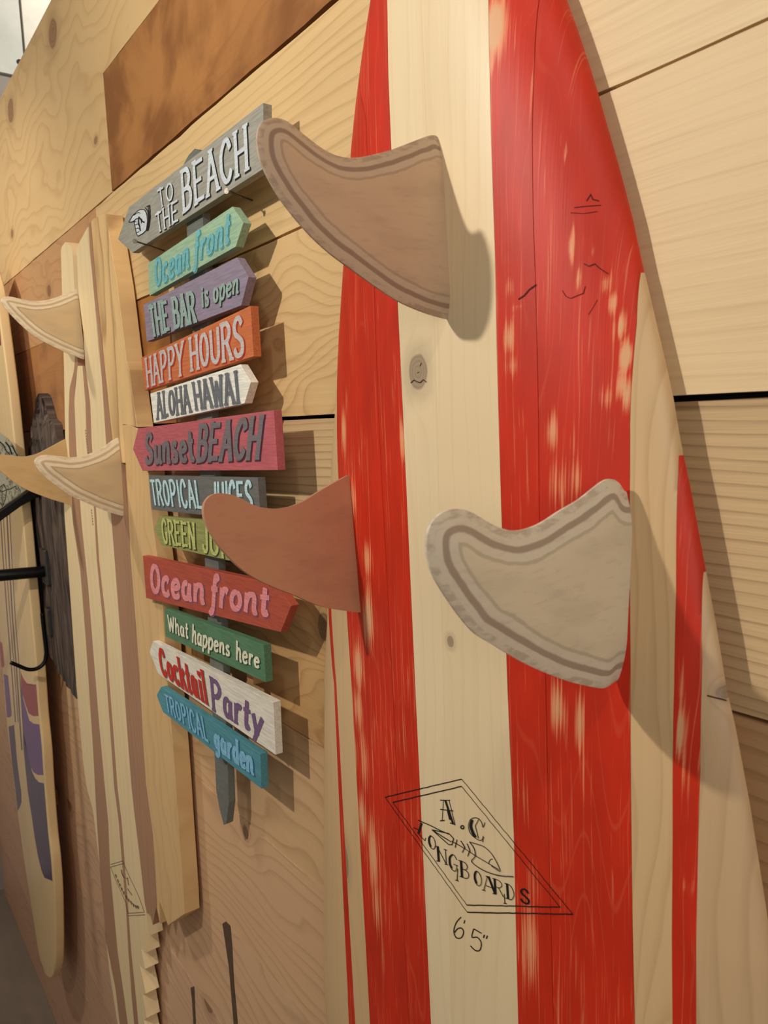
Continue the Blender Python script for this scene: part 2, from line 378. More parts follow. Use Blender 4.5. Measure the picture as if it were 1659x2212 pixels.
zones = [  # (px, py, half width px, half height px, amount) places where the stain is rubbed away
 (742, 930, 6, 60, 1.0), (748, 860, 5, 45, .6), (763, 1080, 7, 60, .8), (793, 1210, 14, 50, .9), (795, 1330, 16, 90, 1.1), (775, 1440, 14, 60, 1.0), (772, 1530, 14, 55, .9), (766, 1620, 8, 60, .9),
 (787, 1640, 12, 90, .7), (782, 1760, 12, 60, .95), (806, 1850, 14, 90, .95), (815, 1960, 12, 80, .8), (826, 2060, 7, 70, .5), (868, 950, 7, 45, .9), (893, 1500, 4, 110, .7), (868, 1600, 14, 60, .5),
 (1068, 60, 26, 70, 1.4), (1062, 130, 12, 40, .8), (1090, 560, 10, 30, .6), (1098, 620, 14, 30, .7), (1120, 665, 22, 10, .6), (1100, 730, 14, 45, 1.0), (1105, 790, 20, 30, .7), (1135, 700, 12, 40, .4),
 (1236, 530, 7, 42, 1.05), (1250, 600, 7, 26, .8), (1222, 330, 6, 26, .85), (1213, 300, 6, 30, .7), (1226, 200, 18, 6, .5), (1240, 250, 16, 5, .5), (1310, 612, 10, 28, 1.0), (1325, 655, 12, 24, 1.05), (1340, 705, 12, 34, 1.2), (1352, 770, 16, 40, 1.4), (1340, 830, 16, 40, .9), (1356, 850, 10, 55, 1.3), (1308, 860, 18, 30, .7), (1285, 540, 7, 22, .8),
 (1192, 930, 16, 50, .9), (1205, 1050, 24, 70, .75), (1246, 1040, 16, 60, .85), (1240, 960, 6, 60, .5), (1320, 940, 10, 60, .55),
 (1205, 1530, 20, 70, 1.0), (1252, 1560, 16, 80, .95), (1262, 1650, 12, 90, .55), (1130, 1730, 20, 70, .5), (1155, 1900, 22, 60, .5), (1145, 2050, 18, 110, .85), (1245, 2060, 26, 110, .35),
 (1465, 1500, 8, 70, 1.0), (1470, 1580, 12, 70, 1.3), (1478, 1690, 6, 80, .8), (1488, 1800, 4, 90, .8), (1484, 1915, 10, 22, .7), (1502, 1000, 5, 60, .5)]
ZN = []
for px, py, a, b, w in zones:
    p = ondeck(px, py); q = ondeck(px+a, py); r = ondeck(px, py+b)
    ZN.append((p[0], p[2], max(abs(q[0]-p[0]), .0015), max(abs(r[2]-p[2]), .003), w))
ZA = np.array(ZN)
def wearv(x, z): return float((ZA[:, 4]*np.exp(-((x-ZA[:, 0])/ZA[:, 2])**2-((z-ZA[:, 1])/ZA[:, 3])**2)).max()) if True else 0
def bknots(cx, cz, lst):
    r = []
    for px, py, a, b in lst:
        p = ondeck(px, py); q = ondeck(px+a, py); w = ondeck(px, py+b)
        r.append((p[2]-cz, p[0]-cx, abs(w[2]-p[2]), abs(q[0]-p[0])))
    return r
kinds = ['n', 'r', 'n', 'r', 'r', 'n', 'n', 'r', 'r', 'n', 'r', 'n']
bk = {5: [(903, 803, 21, 40)], 6: [(973, 1386, 7, 12)], 11: [(1568, 1494, 16, 16)], 2: [(745, 1860, 8, 40)]}
tone = {0: ((214, 178, 130), (178, 138, 92)), 2: ((214, 178, 130), (170, 130, 86)), 5: ((232, 208, 166), (196, 160, 112)), 6: ((230, 205, 162), (194, 158, 110)), 9: ((212, 176, 128), (168, 126, 82)), 11: ((200, 166, 124), (160, 124, 84))}
for k in range(12):
    rows = []; z = ZB
    while z <= ZT+1e-6:
        a, b = bx(k-1, z), bx(k, z)
        rows.append((z, a, b)); z += .0045
    gap = .00030 if k in (3, 4, 7, 8) else .00006
    rows = [(z, a+(gap if k > 0 else 0), b-(gap if k < 11 else 0)) for z, a, b in rows if b-a > .0004+2*gap]
    if not rows: continue
    wmax = max(b-a for _, a, b in rows); nc = max(3, int(wmax/.0035))
    V = []; wr = []; Fc = []
    for side in (-1, 1):
        for z, a, b in rows:
            for j in range(nc+1):
                x = a+(b-a)*j/nc; V.append((x, deckY(x, z, side), z)); wr.append(wearv(x, z) if kinds[k] == 'r' and side < 0 else 0)
    n = len(rows); S = nc+1; O = n*S
    for i in range(n-1):
        for j in range(nc):
            q = (i*S+j, i*S+j+1, (i+1)*S+j+1, (i+1)*S+j)
            Fc.append(q); Fc.append(tuple(O+v for v in q[::-1]))
        for j, fl_ in ((0, False), (nc, True)):
            q = (i*S+j, (i+1)*S+j, O+(i+1)*S+j, O+i*S+j); Fc.append(q if not fl_ else q[::-1])
    for i, fl_ in ((0, True), (n-1, False)):
        for j in range(nc):
            q = (i*S+j, i*S+j+1, O+i*S+j+1, O+i*S+j); Fc.append(q[::-1] if fl_ else q)
    Va = np.array(V); c = Va.mean(0)
    if kinds[k] == 'r': m = RED
    else:
        l, d = tone[k]
        m = wood('board_pine', l, d, 'z', 50 if k != 9 else 80, 5 if k != 9 else 9, .2 if k not in (9, 11) else .5, .25, .4, knots=bknots(c[0], c[2], bk.get(k, [])), sv=9 if k != 9 else 14, su=2.2, bump=.15, knotc=(126, 104, 84), spec=.5, rough=.45)
    o = mesh('plank', V, Fc, m, board, attr={'wear': wr} if kinds[k] == 'r' else None, label='red stained plank' if kinds[k] == 'r' else None)
    sm = [len(set(f)) == 4 for f in Fc]
    o.data.polygons.foreach_set('use_smooth', [abs(p.normal.y) > .35 or k in (0, 11) for p in o.data.polygons])
    es = o.modifiers.new('edges', 'EDGE_SPLIT'); es.split_angle = math.radians(50)

# mounting blocks behind boards (hold them off the wall)
BLK = wood('block_wood', (180, 140, 96), (140, 100, 62), 'x')
for z in (.3, -.6): prism('mounting_block', [(-.62, z), (-.52, z), (-.52, z+.05), (-.62, z+.05)], YM+.0088, 0.0, BLK, board)

# ------------------------------------------------------------------ ink: ribbons laid on a surface
def ribbon_mesh(name, strokes, fmap, mat, parent, label=None):
    """strokes: [(points2d, width)] in drawing units, fmap(x,y)->world; one flat mesh"""
    V = []; Fc = []
    for si, (pts, w) in enumerate(strokes):
        lift = np.array([0, -1.5e-5*(si % 30), 0])
        pts = [np.array(p, float) for p in pts]
        keep = [pts[0]]
        for p in pts[1:]:
            if np.linalg.norm(p-keep[-1]) > 1e-6: keep.append(p)
        pts = keep; n = len(pts)
        if n < 2: continue
        L_, R_ = [], []
        for i, p in enumerate(pts):
            t0 = pts[i]-pts[i-1] if i > 0 else pts[1]-pts[0]
            t1 = pts[i+1]-pts[i] if i < n-1 else t0
            t0 = t0/np.linalg.norm(t0); t1 = t1/np.linalg.norm(t1)
            t = t0+t1
            if np.linalg.norm(t) < .3: t = t1
            t = t/np.linalg.norm(t); nn = np.array([-t[1], t[0]])
            k = 1/max(.6, abs(float(nn.dot(np.array([-t1[1], t1[0]])))))
            ww = (w[i] if isinstance(w, (list, tuple)) else w)*.5*k
            L_.append(p+nn*ww); R_.append(p-nn*ww)
        b = len(V)
        for ii, (a_, c_) in enumerate(zip(L_, R_)): up_ = lift+np.array([0, -4e-6*ii, 0]); V.append(fmap(*a_)+up_); V.append(fmap(*c_)+up_)
        for i in range(n-1): Fc.append((b+2*i, b+2*i+1, b+2*i+3, b+2*i+2))
    # face the viewer
    Va = np.array(V); G = []
    for f in Fc:
        nrm = np.cross(Va[f[1]]-Va[f[0]], Va[f[2]]-Va[f[0]]); G.append(f if nrm[1] < 0 else f[::-1])
    return mesh(name, V, G, mat, parent, label=label)
def dens(pts, st=14.):
    r = [pts[0]]
    for a, b in zip(pts, pts[1:]):
        n = max(1, int(math.hypot(b[0]-a[0], b[1]-a[1])/st))
        for i in range(1, n+1): r.append((a[0]+(b[0]-a[0])*i/n, a[1]+(b[1]-a[1])*i/n))
    return r
def smooth(pts, n=6):
    P = [np.array(p, float) for p in pts]; r = []
    for i in range(len(P)-1):
        p0 = P[max(i-1, 0)]; p1 = P[i]; p2 = P[i+1]; p3 = P[min(i+2, len(P)-1)]
        for k in range(n):
            t = k/n; r.append(tuple(.5*((2*p1)+(-p0+p2)*t+(2*p0-5*p1+4*p2-p3)*t*t+(-p0+3*p1-3*p2+p3)*t**3)))
    r.append(tuple(P[-1])); return r

# --- stroke alphabet: unit box, cap height 1; S=straight stroke, C=curve through points
def A_(cx, cy, rx, ry, a0, a1, n=14):
    return [(cx+rx*math.cos(math.radians(a0+(a1-a0)*i/n)), cy+ry*math.sin(math.radians(a0+(a1-a0)*i/n))) for i in range(n+1)]
def bez(*p): return smooth(list(p), 6)
O_ = A_(.5, .5, .38, .46, 90, 450, 20)
UP = {
 'A': [[(.06, 0), (.46, 1)], [(.46, 1), (.94, 0)], [(.22, .34), (.76, .34)]],
 'B': [[(.15, 0), (.15, 1)], bez((.15, 1), (.6, .98), (.8, .78), (.6, .55), (.15, .53)), bez((.5, .54), (.8, .45), (.88, .25), (.68, .04), (.15, 0))],
 'C': [bez((.88, .74), (.7, .97), (.45, .98), (.18, .75), (.13, .5), (.18, .25), (.45, .02), (.72, .05), (.9, .25))],
 'D': [[(.15, 0), (.15, 1)], bez((.15, 1), (.6, .95), (.88, .5), (.6, .05), (.15, 0))],
 'E': [[(.15, 0), (.15, 1)], [(.15, .97), (.88, .97)], [(.15, .52), (.72, .52)], [(.15, .03), (.9, .03)]],
 'G': [bez((.88, .76), (.68, .97), (.45, .98), (.18, .75), (.13, .5), (.18, .25), (.45, .02), (.75, .08), (.84, .42)), [(.55, .42), (.96, .42)]],
 'H': [[(.13, 0), (.13, 1)], [(.87, 0), (.87, 1)], [(.13, .5), (.87, .5)]],
 'I': [[(.5, 0), (.5, 1)]],
 'J': [bez((.7, 1), (.7, .5), (.68, .15), (.42, .02), (.15, .15), (.12, .3))],
 'L': [[(.18, 1), (.18, 0)], [(.18, .03), (.88, .03)]],
 'N': [[(.12, 0), (.12, 1)], [(.12, 1), (.87, 0)], [(.87, 0), (.87, 1)]],
 'O': [O_],
 'P': [[(.16, 0), (.16, 1)], bez((.16, .97), (.62, .98), (.88, .76), (.62, .5), (.16, .46))],
 'R': [[(.14, 0), (.14, 1)], bez((.14, .97), (.6, .98), (.84, .76), (.6, .52), (.14, .49)), [(.5, .5), (.9, 0)]],
 'S': [bez((.84, .8), (.65, .97), (.4, .98), (.17, .8), (.25, .6), (.55, .48), (.82, .33), (.78, .1), (.5, .01), (.25, .05), (.1, .22))],
 'T': [[(.5, 0), (.5, 1)], [(.06, .96), (.94, .96)]],
 'U': [bez((.13, 1), (.13, .5), (.16, .18), (.48, .02), (.8, .16), (.87, .45), (.87, 1))],
 'W': [[(.04, 1), (.27, 0)], [(.27, 0), (.5, .85)], [(.5, .85), (.73, 0)], [(.73, 0), (.96, 1)]],
 'Y': [[(.06, 1), (.5, .48)], [(.94, 1), (.5, .48)], [(.5, .48), (.5, 0)]],
}
xh = .62
def lo(p): return [(x, y*xh) for x, y in p]
ring_ = lo(A_(.48, .5, .36, .48, 80, 440, 18))
LOW = {
 'o': [ring_], 'c': [lo(bez((.84, .8), (.6, 1), (.25, .85), (.13, .5), (.25, .12), (.6, .0), (.92, .22)))],
 'e': [lo(bez((.16, .5), (.55, .52), (.84, .68), (.62, .98), (.28, .85), (.13, .5), (.28, .08), (.62, .0), (.92, .2)))],
 'a': [lo(A_(.42, .5, .3, .48, 60, 400, 16)), lo(bez((.78, 1), (.76, .4), (.82, .05), (1.0, .08)))],
 'n': [lo([(.14, 0), (.16, 1)]), lo(bez((.16, .55), (.35, .95), (.65, 1), (.76, .7), (.76, .2), (.86, .0), (1.0, .1)))],
 'u': [lo(bez((.14, 1), (.12, .4), (.25, .02), (.5, .05), (.72, .35), (.78, 1))), lo(bez((.78, 1), (.76, .3), (.85, .0), (1., .1)))],
 'r': [lo([(.2, 0), (.22, 1)]), lo(bez((.22, .55), (.45, .95), (.7, 1), (.88, .86)))],
 's': [lo(bez((.8, .85), (.5, 1), (.22, .8), (.4, .56), (.74, .38), (.72, .08), (.4, .0), (.12, .15)))],
 't': [bez((.46, .98), (.42, .5), (.42, .12), (.6, .0), (.88, .1)), [(.08, .62), (.84, .64)]],
 'f': [bez((.95, .86), (.78, 1.02), (.56, .95), (.46, .6), (.42, .2), (.34, -.16), (.12, -.26), (-.05, -.15)), [(.12, .58), (.84, .58)]],
 'i': [lo([(.5, 1), (.5, .0)]), [(.47, .8), (.56, .88)]],
 'l': [[(.5, 1), (.5, 0)]],
 'k': [[(.18, 0), (.18, 1)], [(.18, .28), (.8, .64)], [(.42, .42), (.88, 0)]],
 'h': [[(.16, 0), (.18, 1)], lo(bez((.16, .55), (.35, .95), (.65, 1), (.76, .7), (.76, .2), (.86, .0), (1., .1)))],
 'p': [[(.12, -.3), (.16, xh)], lo(bez((.16, .55), (.4, .98), (.75, .95), (.86, .5), (.65, .05), (.35, .0), (.16, .25)))],
 'd': [lo(A_(.42, .5, .3, .48, 60, 400, 16)), [(.76, 1), (.76, 0)]],
 'g': [lo(A_(.42, .55, .3, .42, 60, 420, 16)), bez((.74, xh), (.74, .1), (.7, -.2), (.42, -.32), (.15, -.2)), [(.74, xh), (.95, xh+.06)]],
 'y': [lo([(.1, 1), (.48, .05)]), [(.9, xh), (.3, -.3)]],
}
WD = {'I': .45, 'W': 1.25, 'i': .5, 'l': .45, 't': .62, 'f': .6, 'r': .68, 's': .75, 'c': .78, 'e': .8, 'J': .75, 'L': .8, ' ': .45, 'T': .9}
def text_strokes(txt, w, serif=0., slant=0., capsmall=False, wj=0.):
    items = []; x = 0
    for ch in txt:
        cw = WD.get(ch, 1. if ch.isupper() else .86)
        g = UP.get(ch) or LOW.get(ch) or []
        for st in g:
            pts = [((p[0]*cw*.86+x)+slant*p[1], p[1]) for p in st]; items.append((pts, len(st) == 2))
        x += cw
    tot = x-.1
    out = []
    for pts, straight in items:
        pts = [(p[0]/tot, p[1]) for p in pts]
        out.append((pts, straight))
    return out, tot
def quadmap(px, Y):
    P = [at(x, y, Y) for x, y in px]   # TL TR BR BL
    def f(u, v):
        return P[3]*(1-u)*(1-v)+P[2]*u*(1-v)+P[1]*u*v+P[0]*(1-u)*v
    hw = (np.linalg.norm(P[2]-P[3])+np.linalg.norm(P[1]-P[0]))/2; hh = (np.linalg.norm(P[0]-P[3])+np.linalg.norm(P[1]-P[2]))/2
    return f, hw, hh
def letters(name, txt, quad, Y, w, mat, parent, serif=0., slant=0., shift=(0, 0), grow=0., label=None):
    q = [(x+shift[0], y+shift[1]) for x, y in quad]
    f, hw, hh = quadmap(q, Y); w *= 1.22; it, tot = text_strokes(txt, w, serif, slant)
    st = []                                     # work in metres along the sign
    for pts, straight in it:
        P = [(p[0]*hw, p[1]*hh) for p in pts]
        thick = w*hh*(1+grow)
        if straight:
            dx, dy = P[1][0]-P[0][0], P[1][1]-P[0][1]
            th = thick*(1. if abs(dy) > abs(dx)*.8 else .62); 
            L0 = math.hypot(dx, dy) or 1; e = thick*.15
            P = [(P[0][0]-dx/L0*e, P[0][1]-dy/L0*e), (P[1][0]+dx/L0*e, P[1][1]+dy/L0*e)]
            st.append((P, th))
            if serif and abs(dy) > abs(dx)*.8:
                for p in P:
                    if -.02*hh-e*2 < p[1] < .06*hh or p[1] > .9*hh: sv = th*.5+serif*hh*.75; st.append(([(p[0]-sv, p[1]), (p[0]+sv, p[1])], thick*.42))
        else:
            n = len(P); ws = []
            for i in range(n):
                a = P[max(i-1, 0)]; b = P[min(i+1, n-1)]; t = abs(b[1]-a[1])/(math.hypot(b[0]-a[0], b[1]-a[1])+1e-9)
                ws.append(thick*(.66+.4*t))
            ws[0] *= .8; ws[-1] *= .7
            st.append((P, ws))
    fm = lambda x, y: f(x/hw, y/hh)
    return ribbon_mesh(name, st, fm, mat, parent, label)

# --- logo on the red board, drawn with a marker
s8 = lambda pts: Z(pts, 810, 1670, 3.687)
deckmap = lambda x, y: ondeck(x, y, .0004)
LG = []
def add(pts, w, sm=False, jit=0.):
    p = smooth(pts, 6) if sm else dens(pts, 30)
    if jit: p = [(x+random.uniform(-jit, jit), y+random.uniform(-jit, jit)) for x, y in dens(p, 16)]
    q = s8(p); LG.append((q, w))
for seg, w in ((((80, 193), (690, 47)), 2.1), (((690, 47), (1578, 1125)), 1.3), (((1578, 1125), (735, 1108)), 2.6), (((735, 1108), (80, 193)), 1.1),
               (((143, 233), (690, 105)), 2.2), (((690, 105), (1475, 1068)), 1.2), (((1475, 1068), (730, 1050)), 2.2), (((730, 1050), (143, 233)), 1.1)):
    add(seg, w, jit=1.6)
add([(518, 215), (600, 216)], 1.6); add([(545, 215), (535, 378)], 1.2); add([(560, 215), (598, 330), (622, 402)], 4.2); add([(590, 216), (636, 402)], 1.2)
add([(520, 288), (625, 300)], 1.8); add([(518, 380), (556, 376)], 1.8); add([(598, 396), (642, 410)], 2.2); add([(580, 290), (600, 370)], 4.5)
add([(697+13*math.cos(a*.7), 430+13*math.sin(a*.7)) for a in range(10)], 2.4)
add([(878, 392), (862, 430), (850, 392), (825, 362), (790, 355), (757, 378), (746, 430), (764, 480), (800, 515), (845, 535), (870, 505)], 1.5, True)
add([(862, 500), (860, 548)], 1.6); add([(775, 372), (765, 420), (780, 470), (802, 510)], 6.0, True); add([(832, 360), (800, 420), (826, 520)], 1.4)
add([(345, 375), (440, 415), (520, 455), (590, 485)], 1.9, True, 0); add([(455, 450), (590, 480), (628, 520), (615, 568), (588, 568), (455, 450)], 1.8); add([(470, 460), (605, 545)], 2.0)
add([(610, 540), (700, 590), (800, 655), (900, 715), (990, 768)], 1.6, True)
add([(655, 528), (640, 592)], 1.8); add([(685, 538), (718, 590), (696, 632)], 1.8); add([(735, 560), (758, 615), (740, 662)], 1.8)
add([(755, 546), (800, 560), (870, 585), (930, 640), (975, 715), (998, 780), (930, 738)], 1.5, True)
add([(755, 546), (792, 600), (800, 660), (772, 700), (820, 745), (900, 787), (1000, 815), (1106, 822)], 1.8, True)
add([(905, 722), (916, 692), (938, 684)], 1.5, True)
add([(372, 398), (345, 482)], 5.0); add([(308, 435), (345, 450)], 1.6); add([(345, 482), (372, 512), (398, 538), (404, 516)], 1.6)
for ch, cx, cy, sx, sy in (('O', 453, 552, 74, 112), ('N', 532, 655, 90, 118), ('G', 622, 712, 86, 130), ('B', 714, 772, 86, 128), ('O', 820, 838, 78, 124), ('A', 905, 885, 92, 122), ('R', 983, 912, 92, 122), ('D', 1078, 950, 80, 118), ('S', 1190, 980, 84, 112)):
    for gi, stq in enumerate(UP[ch]):
        P = [(cx+(p[0]-.5)*sx+(.5-p[1])*8, cy+(.5-p[1])*sy+(p[0]-.5)*34) for p in stq]
        LG.append((s8(P), 1.5))
        heavy = (gi == 0 and ch not in 'A') or (ch == 'A' and gi == 1)
        if heavy and len(stq) == 2: LG.append((s8([(x+7, y+2) for x, y in P]), 4.6))
        if heavy and len(stq) > 2:
            m = [p for p in P if p[0] < cx-.12*sx or ch == 'S']; LG.append((s8([(x+7, y) for x, y in m]), 3.6))
        if len(stq) == 2 and ch in 'NARDB' and abs(stq[0][1]-stq[1][1]) > .8:
            for p in P: LG.append((s8([(p[0]-14, p[1]-3), (p[0]+14, p[1]+4)]), 1.5))
add([(1025, 1035), (1050, 1038)], 1.6); add([(1030, 960), (1036, 1036)], 1.6); add([(660, 760), (655, 855)], 1.6); add([(640, 850), (668, 858)], 1.6)
ribbon_mesh('ink_logo', LG, deckmap, INK, board, label='hand inked double diamond reading A.C LONGBOARDS with a fish skeleton')
LG = []
add([(686, 1146), (648, 1190), (628, 1255), (645, 1308), (685, 1312), (706, 1270), (692, 1236), (660, 1238), (636, 1268)], 2.2, True); add([(716, 1172), (708, 1198)], 2.2)
add([(848, 1276), (786, 1240)], 2.2); add([(786, 1240), (772, 1305), (815, 1308), (846, 1350), (836, 1408), (800, 1412), (760, 1374)], 2.2, True)
add([(872, 1288), (864, 1312)], 2.6); add([(896, 1294), (886, 1320)], 2.6)
ribbon_mesh('ink_size_mark', LG, deckmap, INK, board, label='inked size 6\'5"')
# knot cracks
LG = []
z3 = lambda p: Z(p, 680, 700, 2.765)
LG.append((z3([(572, 352), (592, 334), (612, 345), (630, 350), (648, 332), (668, 348)]), 1.8)); LG.append((z3([(628, 250), (636, 232)]), 1.2)); LG.append((z3([(616, 288), (617, 290)]), 6))
z2 = lambda p: Z(p, 1059, 0, 2.765)
LG.append((z2([(430, 1735), (452, 1770), (480, 1782), (520, 1765), (555, 1752), (568, 1710)]), 1.4)); LG.append((z2([(560, 1575), (590, 1590), (625, 1575), (650, 1600), (705, 1635)]), 2.0)); LG.append((z2([(640, 1790), (605, 1850), (585, 1880)]), 1.0))
LG.append((z2([(575, 1200), (600, 1160), (612, 1190), (650, 1200)]), 2.4)); LG.append((z2([(500, 1240), (560, 1232), (660, 1225)]), 1.6)); LG.append((z2([(480, 1270), (560, 1275), (640, 1262)]), 1.2))
LG.append((Z([(1268, 1700), (1225, 1730), (1195, 1765), (1160, 1788)], 700, 0, 2.765), 3.0))
LG.append((Z([(1295, 250), (1340, 262), (1412, 280)], 1059, 1412, 2.765), 3.0))
CRK = plain('crack_dark', (74, 22, 14), .9)
for p, w in LG: ribbon_mesh('crack', [(dens(p, 6), w)], deckmap, CRK, board)

# ------------------------------------------------------------------ fins
def ply_mat(name, face, lightb, darkb):
    s = NT(name, .5); s.b.inputs['Specular IOR Level'].default_value = .35
    o = s.obj(); q = s.xyz(o[0], o[1], o[2]); n = s.noise(q, 45., 3., .5); t = s.add(s.attr('ply'), s.mul(s.sub(n, .5), .10))
    fine = s.noise(s.xyz(s.mul(o[0], 300.), s.mul(o[1], 60.), s.mul(o[2], 300.)), 1., 3.)
    midb = tuple((p_+q_)/2 for p_, q_ in zip(lightb, darkb)); mot = s.noise(s.xyz(s.mul(o[0], 120.), s.mul(o[1], 60.), s.mul(o[2], 160.)), 1., 3., .6)
    c = s.mix(s.ss(mot, .4, .6), lin(lightb), lin(midb)); c = s.mix(s.ss(t, .36, .42), c, lin(lightb))
    c = s.mix(s.ss(t, .54, .58), c, lin(darkb)); c = s.mix(s.ss(t, .68, .73), c, lin(lightb))
    c = s.mix(s.ss(t, .84, .86), c, lin(tuple(.88*v for v in face))); c = s.mix(s.ss(t, .885, .91), c, lin(face))
    c = s.mix(s.mul(s.ss(fine, .5, .8), .25), c, lin(darkb)); big = s.noise(s.xyz(s.mul(o[0], 9.), s.mul(o[1], 14.), s.mul(o[2], 40.)), 1., 2.)
    c = s.mix(s.mul(s.ss(big, .5, .75), .22), c, lin(tuple(.78*v for v in face)))
    return s.out(c, s.add(t, s.mul(fine, .1)), .15, .001)
def catmull_arclen(P, n):
    P = smooth(P, 5); d = [0]
    for a, b in zip(P, P[1:]): d.append(d[-1]+math.dist(a, b))
    r = []
    for i in range(n):
        t = d[-1]*i/(n-1)
        for k in range(len(P)-1):
            if d[k+1] >= t-1e-12:
                u = (t-d[k])/(d[k+1]-d[k]+1e-12); r.append(tuple(P[k][j]+(P[k+1][j]-P[k][j])*u for j in range(len(P[k])))); break
    return r
def make_fin(parent, trail, lead, bt, bb, cant, th, mat, base, flat_side=False, name='fin', label=None, bev=.028, sink=.004):
    """trail: base top -> tip, lead: base bottom -> tip (picture points); bt, bb: base ends as world points"""
    a = np.array(bt); d = np.array(bb); ax = (a-d)/np.linalg.norm(a-d)
    sdir = np.array([math.sin(cant), -math.cos(cant), 0]); n = np.cross(ax, sdir); n /= np.linalg.norm(n)
    if n[0] < 0: n = -n                                  # n points to +X (towards the camera's side)
    def pl(p):
        q = onplane(p[0], p[1], d, n); rel = q-d; h = rel.dot(np.cross(n, ax)*(1 if np.cross(n, ax)[1] < 0 else -1)); return (rel.dot(ax), h)
    up = np.cross(n, ax); up = up if up[1] < 0 else -up
    NS, NW = 72, 30
    T = catmull_arclen([pl(p) for p in trail], NS); Lq = catmull_arclen([pl(p) for p in lead], NS)
    out = np.array(T+Lq[::-1]); keep_ = out.copy()
    for _ in range(5):
        o2 = out.copy(); o2[2:-2] = .5*out[2:-2]+.25*(out[1:-3]+out[3:-1]); out = o2
    out[NS-1] = out[NS] = (out[NS-1]+out[NS])/2
    T = [tuple(v) for v in out[:NS]]; Lq = [tuple(v) for v in out[NS:][::-1]]
    seg0 = out[:-1]; seg1 = out[1:]
    def dist(p):
        v = seg1-seg0; w = p-seg0; t = np.clip((w*v).sum(1)/((v*v).sum(1)+1e-12), 0, 1); return float(np.sqrt((((seg0+v*t[:, None])-p)**2).sum(1)).min())
    V = []; A2 = []; Fc = []
    for sgn in (1, -1):
        for i in range(NS):
            for j in range(NW+1):
                w = .5-.5*math.cos(math.pi*j/NW)
                p = np.array([Lq[i][0]+(T[i][0]-Lq[i][0])*w, Lq[i][1]+(T[i][1]-Lq[i][1])*w])
                dd = dist(p); u = min(1., dd/bev); h = .14+.86*math.sin(u*math.pi/2)**.85
                hp = h
                if flat_side and sgn > 0: h = 1.; hp = 1.
                pos = d+ax*p[0]+up*p[1]+n*sgn*h*th/2
                if i == 0: pos = pos-up*sink
                V.append(pos); A2.append(hp)
    S = NW+1; O = NS*S
    for i in range(NS-1):
        for j in range(NW):
            q = (i*S+j, i*S+j+1, (i+1)*S+j+1, (i+1)*S+j); Fc.append(q); Fc.append(tuple(O+v for v in q[::-1]))
        for j in (0, NW): Fc.append((i*S+j, (i+1)*S+j, O+(i+1)*S+j, O+i*S+j))
    for j in range(NW): Fc.append((j, j+1, O+j+1, O+j))
    o = mesh(name, V, Fc, mat, parent, attr={'ply': A2}, label=label)
    bm = bmesh.new(); bm.from_mesh(o.data); bmesh.ops.remove_doubles(bm, verts=bm.verts, dist=1e-5); bmesh.ops.recalc_face_normals(bm, faces=bm.faces)
    for f in bm.faces: f.smooth = True
    bm.to_mesh(o.data); bm.free()
    es = o.modifiers.new('edges', 'EDGE_SPLIT'); es.split_angle = math.radians(40)
    return o
PLY = ply_mat('fin_plywood', (200, 168, 136), (196, 170, 142), (150, 122, 100))
PLYR = ply_mat('fin_plywood_pale', (218, 202, 172), (216, 202, 178), (166, 146, 126))
PLYF = ply_mat('fin_plywood_flat', (192, 138, 104), (196, 150, 120), (150, 104, 80))
FA_t = [(943, 300), (934, 291), (902, 302), (845, 324), (808, 334), (772, 341), (736, 340), (700, 325), (660, 295), (621, 263), (602, 255.5), (582, 255), (566, 262), (557, 275)]
FA_l = [(962, 689), (917, 676), (859, 651), (808, 618), (754, 579), (718, 553), (680, 520), (638, 474), (602, 427), (582, 393), (570, 369), (560, 345), (554.5, 320), (553, 296), (557, 275)]
FL_t = [(750, 1026), (716, 1044), (680, 1065), (654, 1082), (625, 1094), (593, 1099), (564, 1097), (540, 1090), (511, 1074), (487, 1067), (463, 1065.5), (447, 1073), (437, 1087)]
FL_l = [(774, 1323), (734, 1318), (700, 1312), (676, 1305), (637, 1287), (608, 1276), (565, 1258), (531, 1239), (510, 1223), (488, 1200), (469, 1179), (452, 1152), (440, 1128), (435, 1109), (437, 1087)]
FR_t = [(1348, 1066), (1341, 1049), (1327, 1035), (1308, 1034.5), (1283, 1052), (1247, 1081), (1211, 1101), (1167, 1130), (1137, 1142), (1107, 1147), (1070, 1137), (1042, 1121), (1016, 1105), (987, 1098), (951, 1107), (930, 1128)]
FR_l = [(1328, 1468), (1308, 1487), (1276, 1483), (1222, 1470), (1149, 1441), (1095, 1412), (1059, 1389), (1024, 1369), (987, 1326), (955, 1279), (929.5, 1235), (919, 1188), (920, 1152), (930, 1128)]
make_fin(board, FA_t, FA_l, ondeck(943, 296), ondeck(966, 688), 0., .012, PLY, None, label='top centre plywood fin')
make_fin(board, FL_t, FL_l, ondeck(751, 1026), ondeck(775, 1324), 0., .009, PLYF, None, flat_side=True, label='flat sided left fin')
make_fin(board, FR_t, FR_l, ondeck(1352, 1040), ondeck(1332, 1484), math.radians(-3), .013, PLYR, None, label='large right plywood fin', bev=.034)

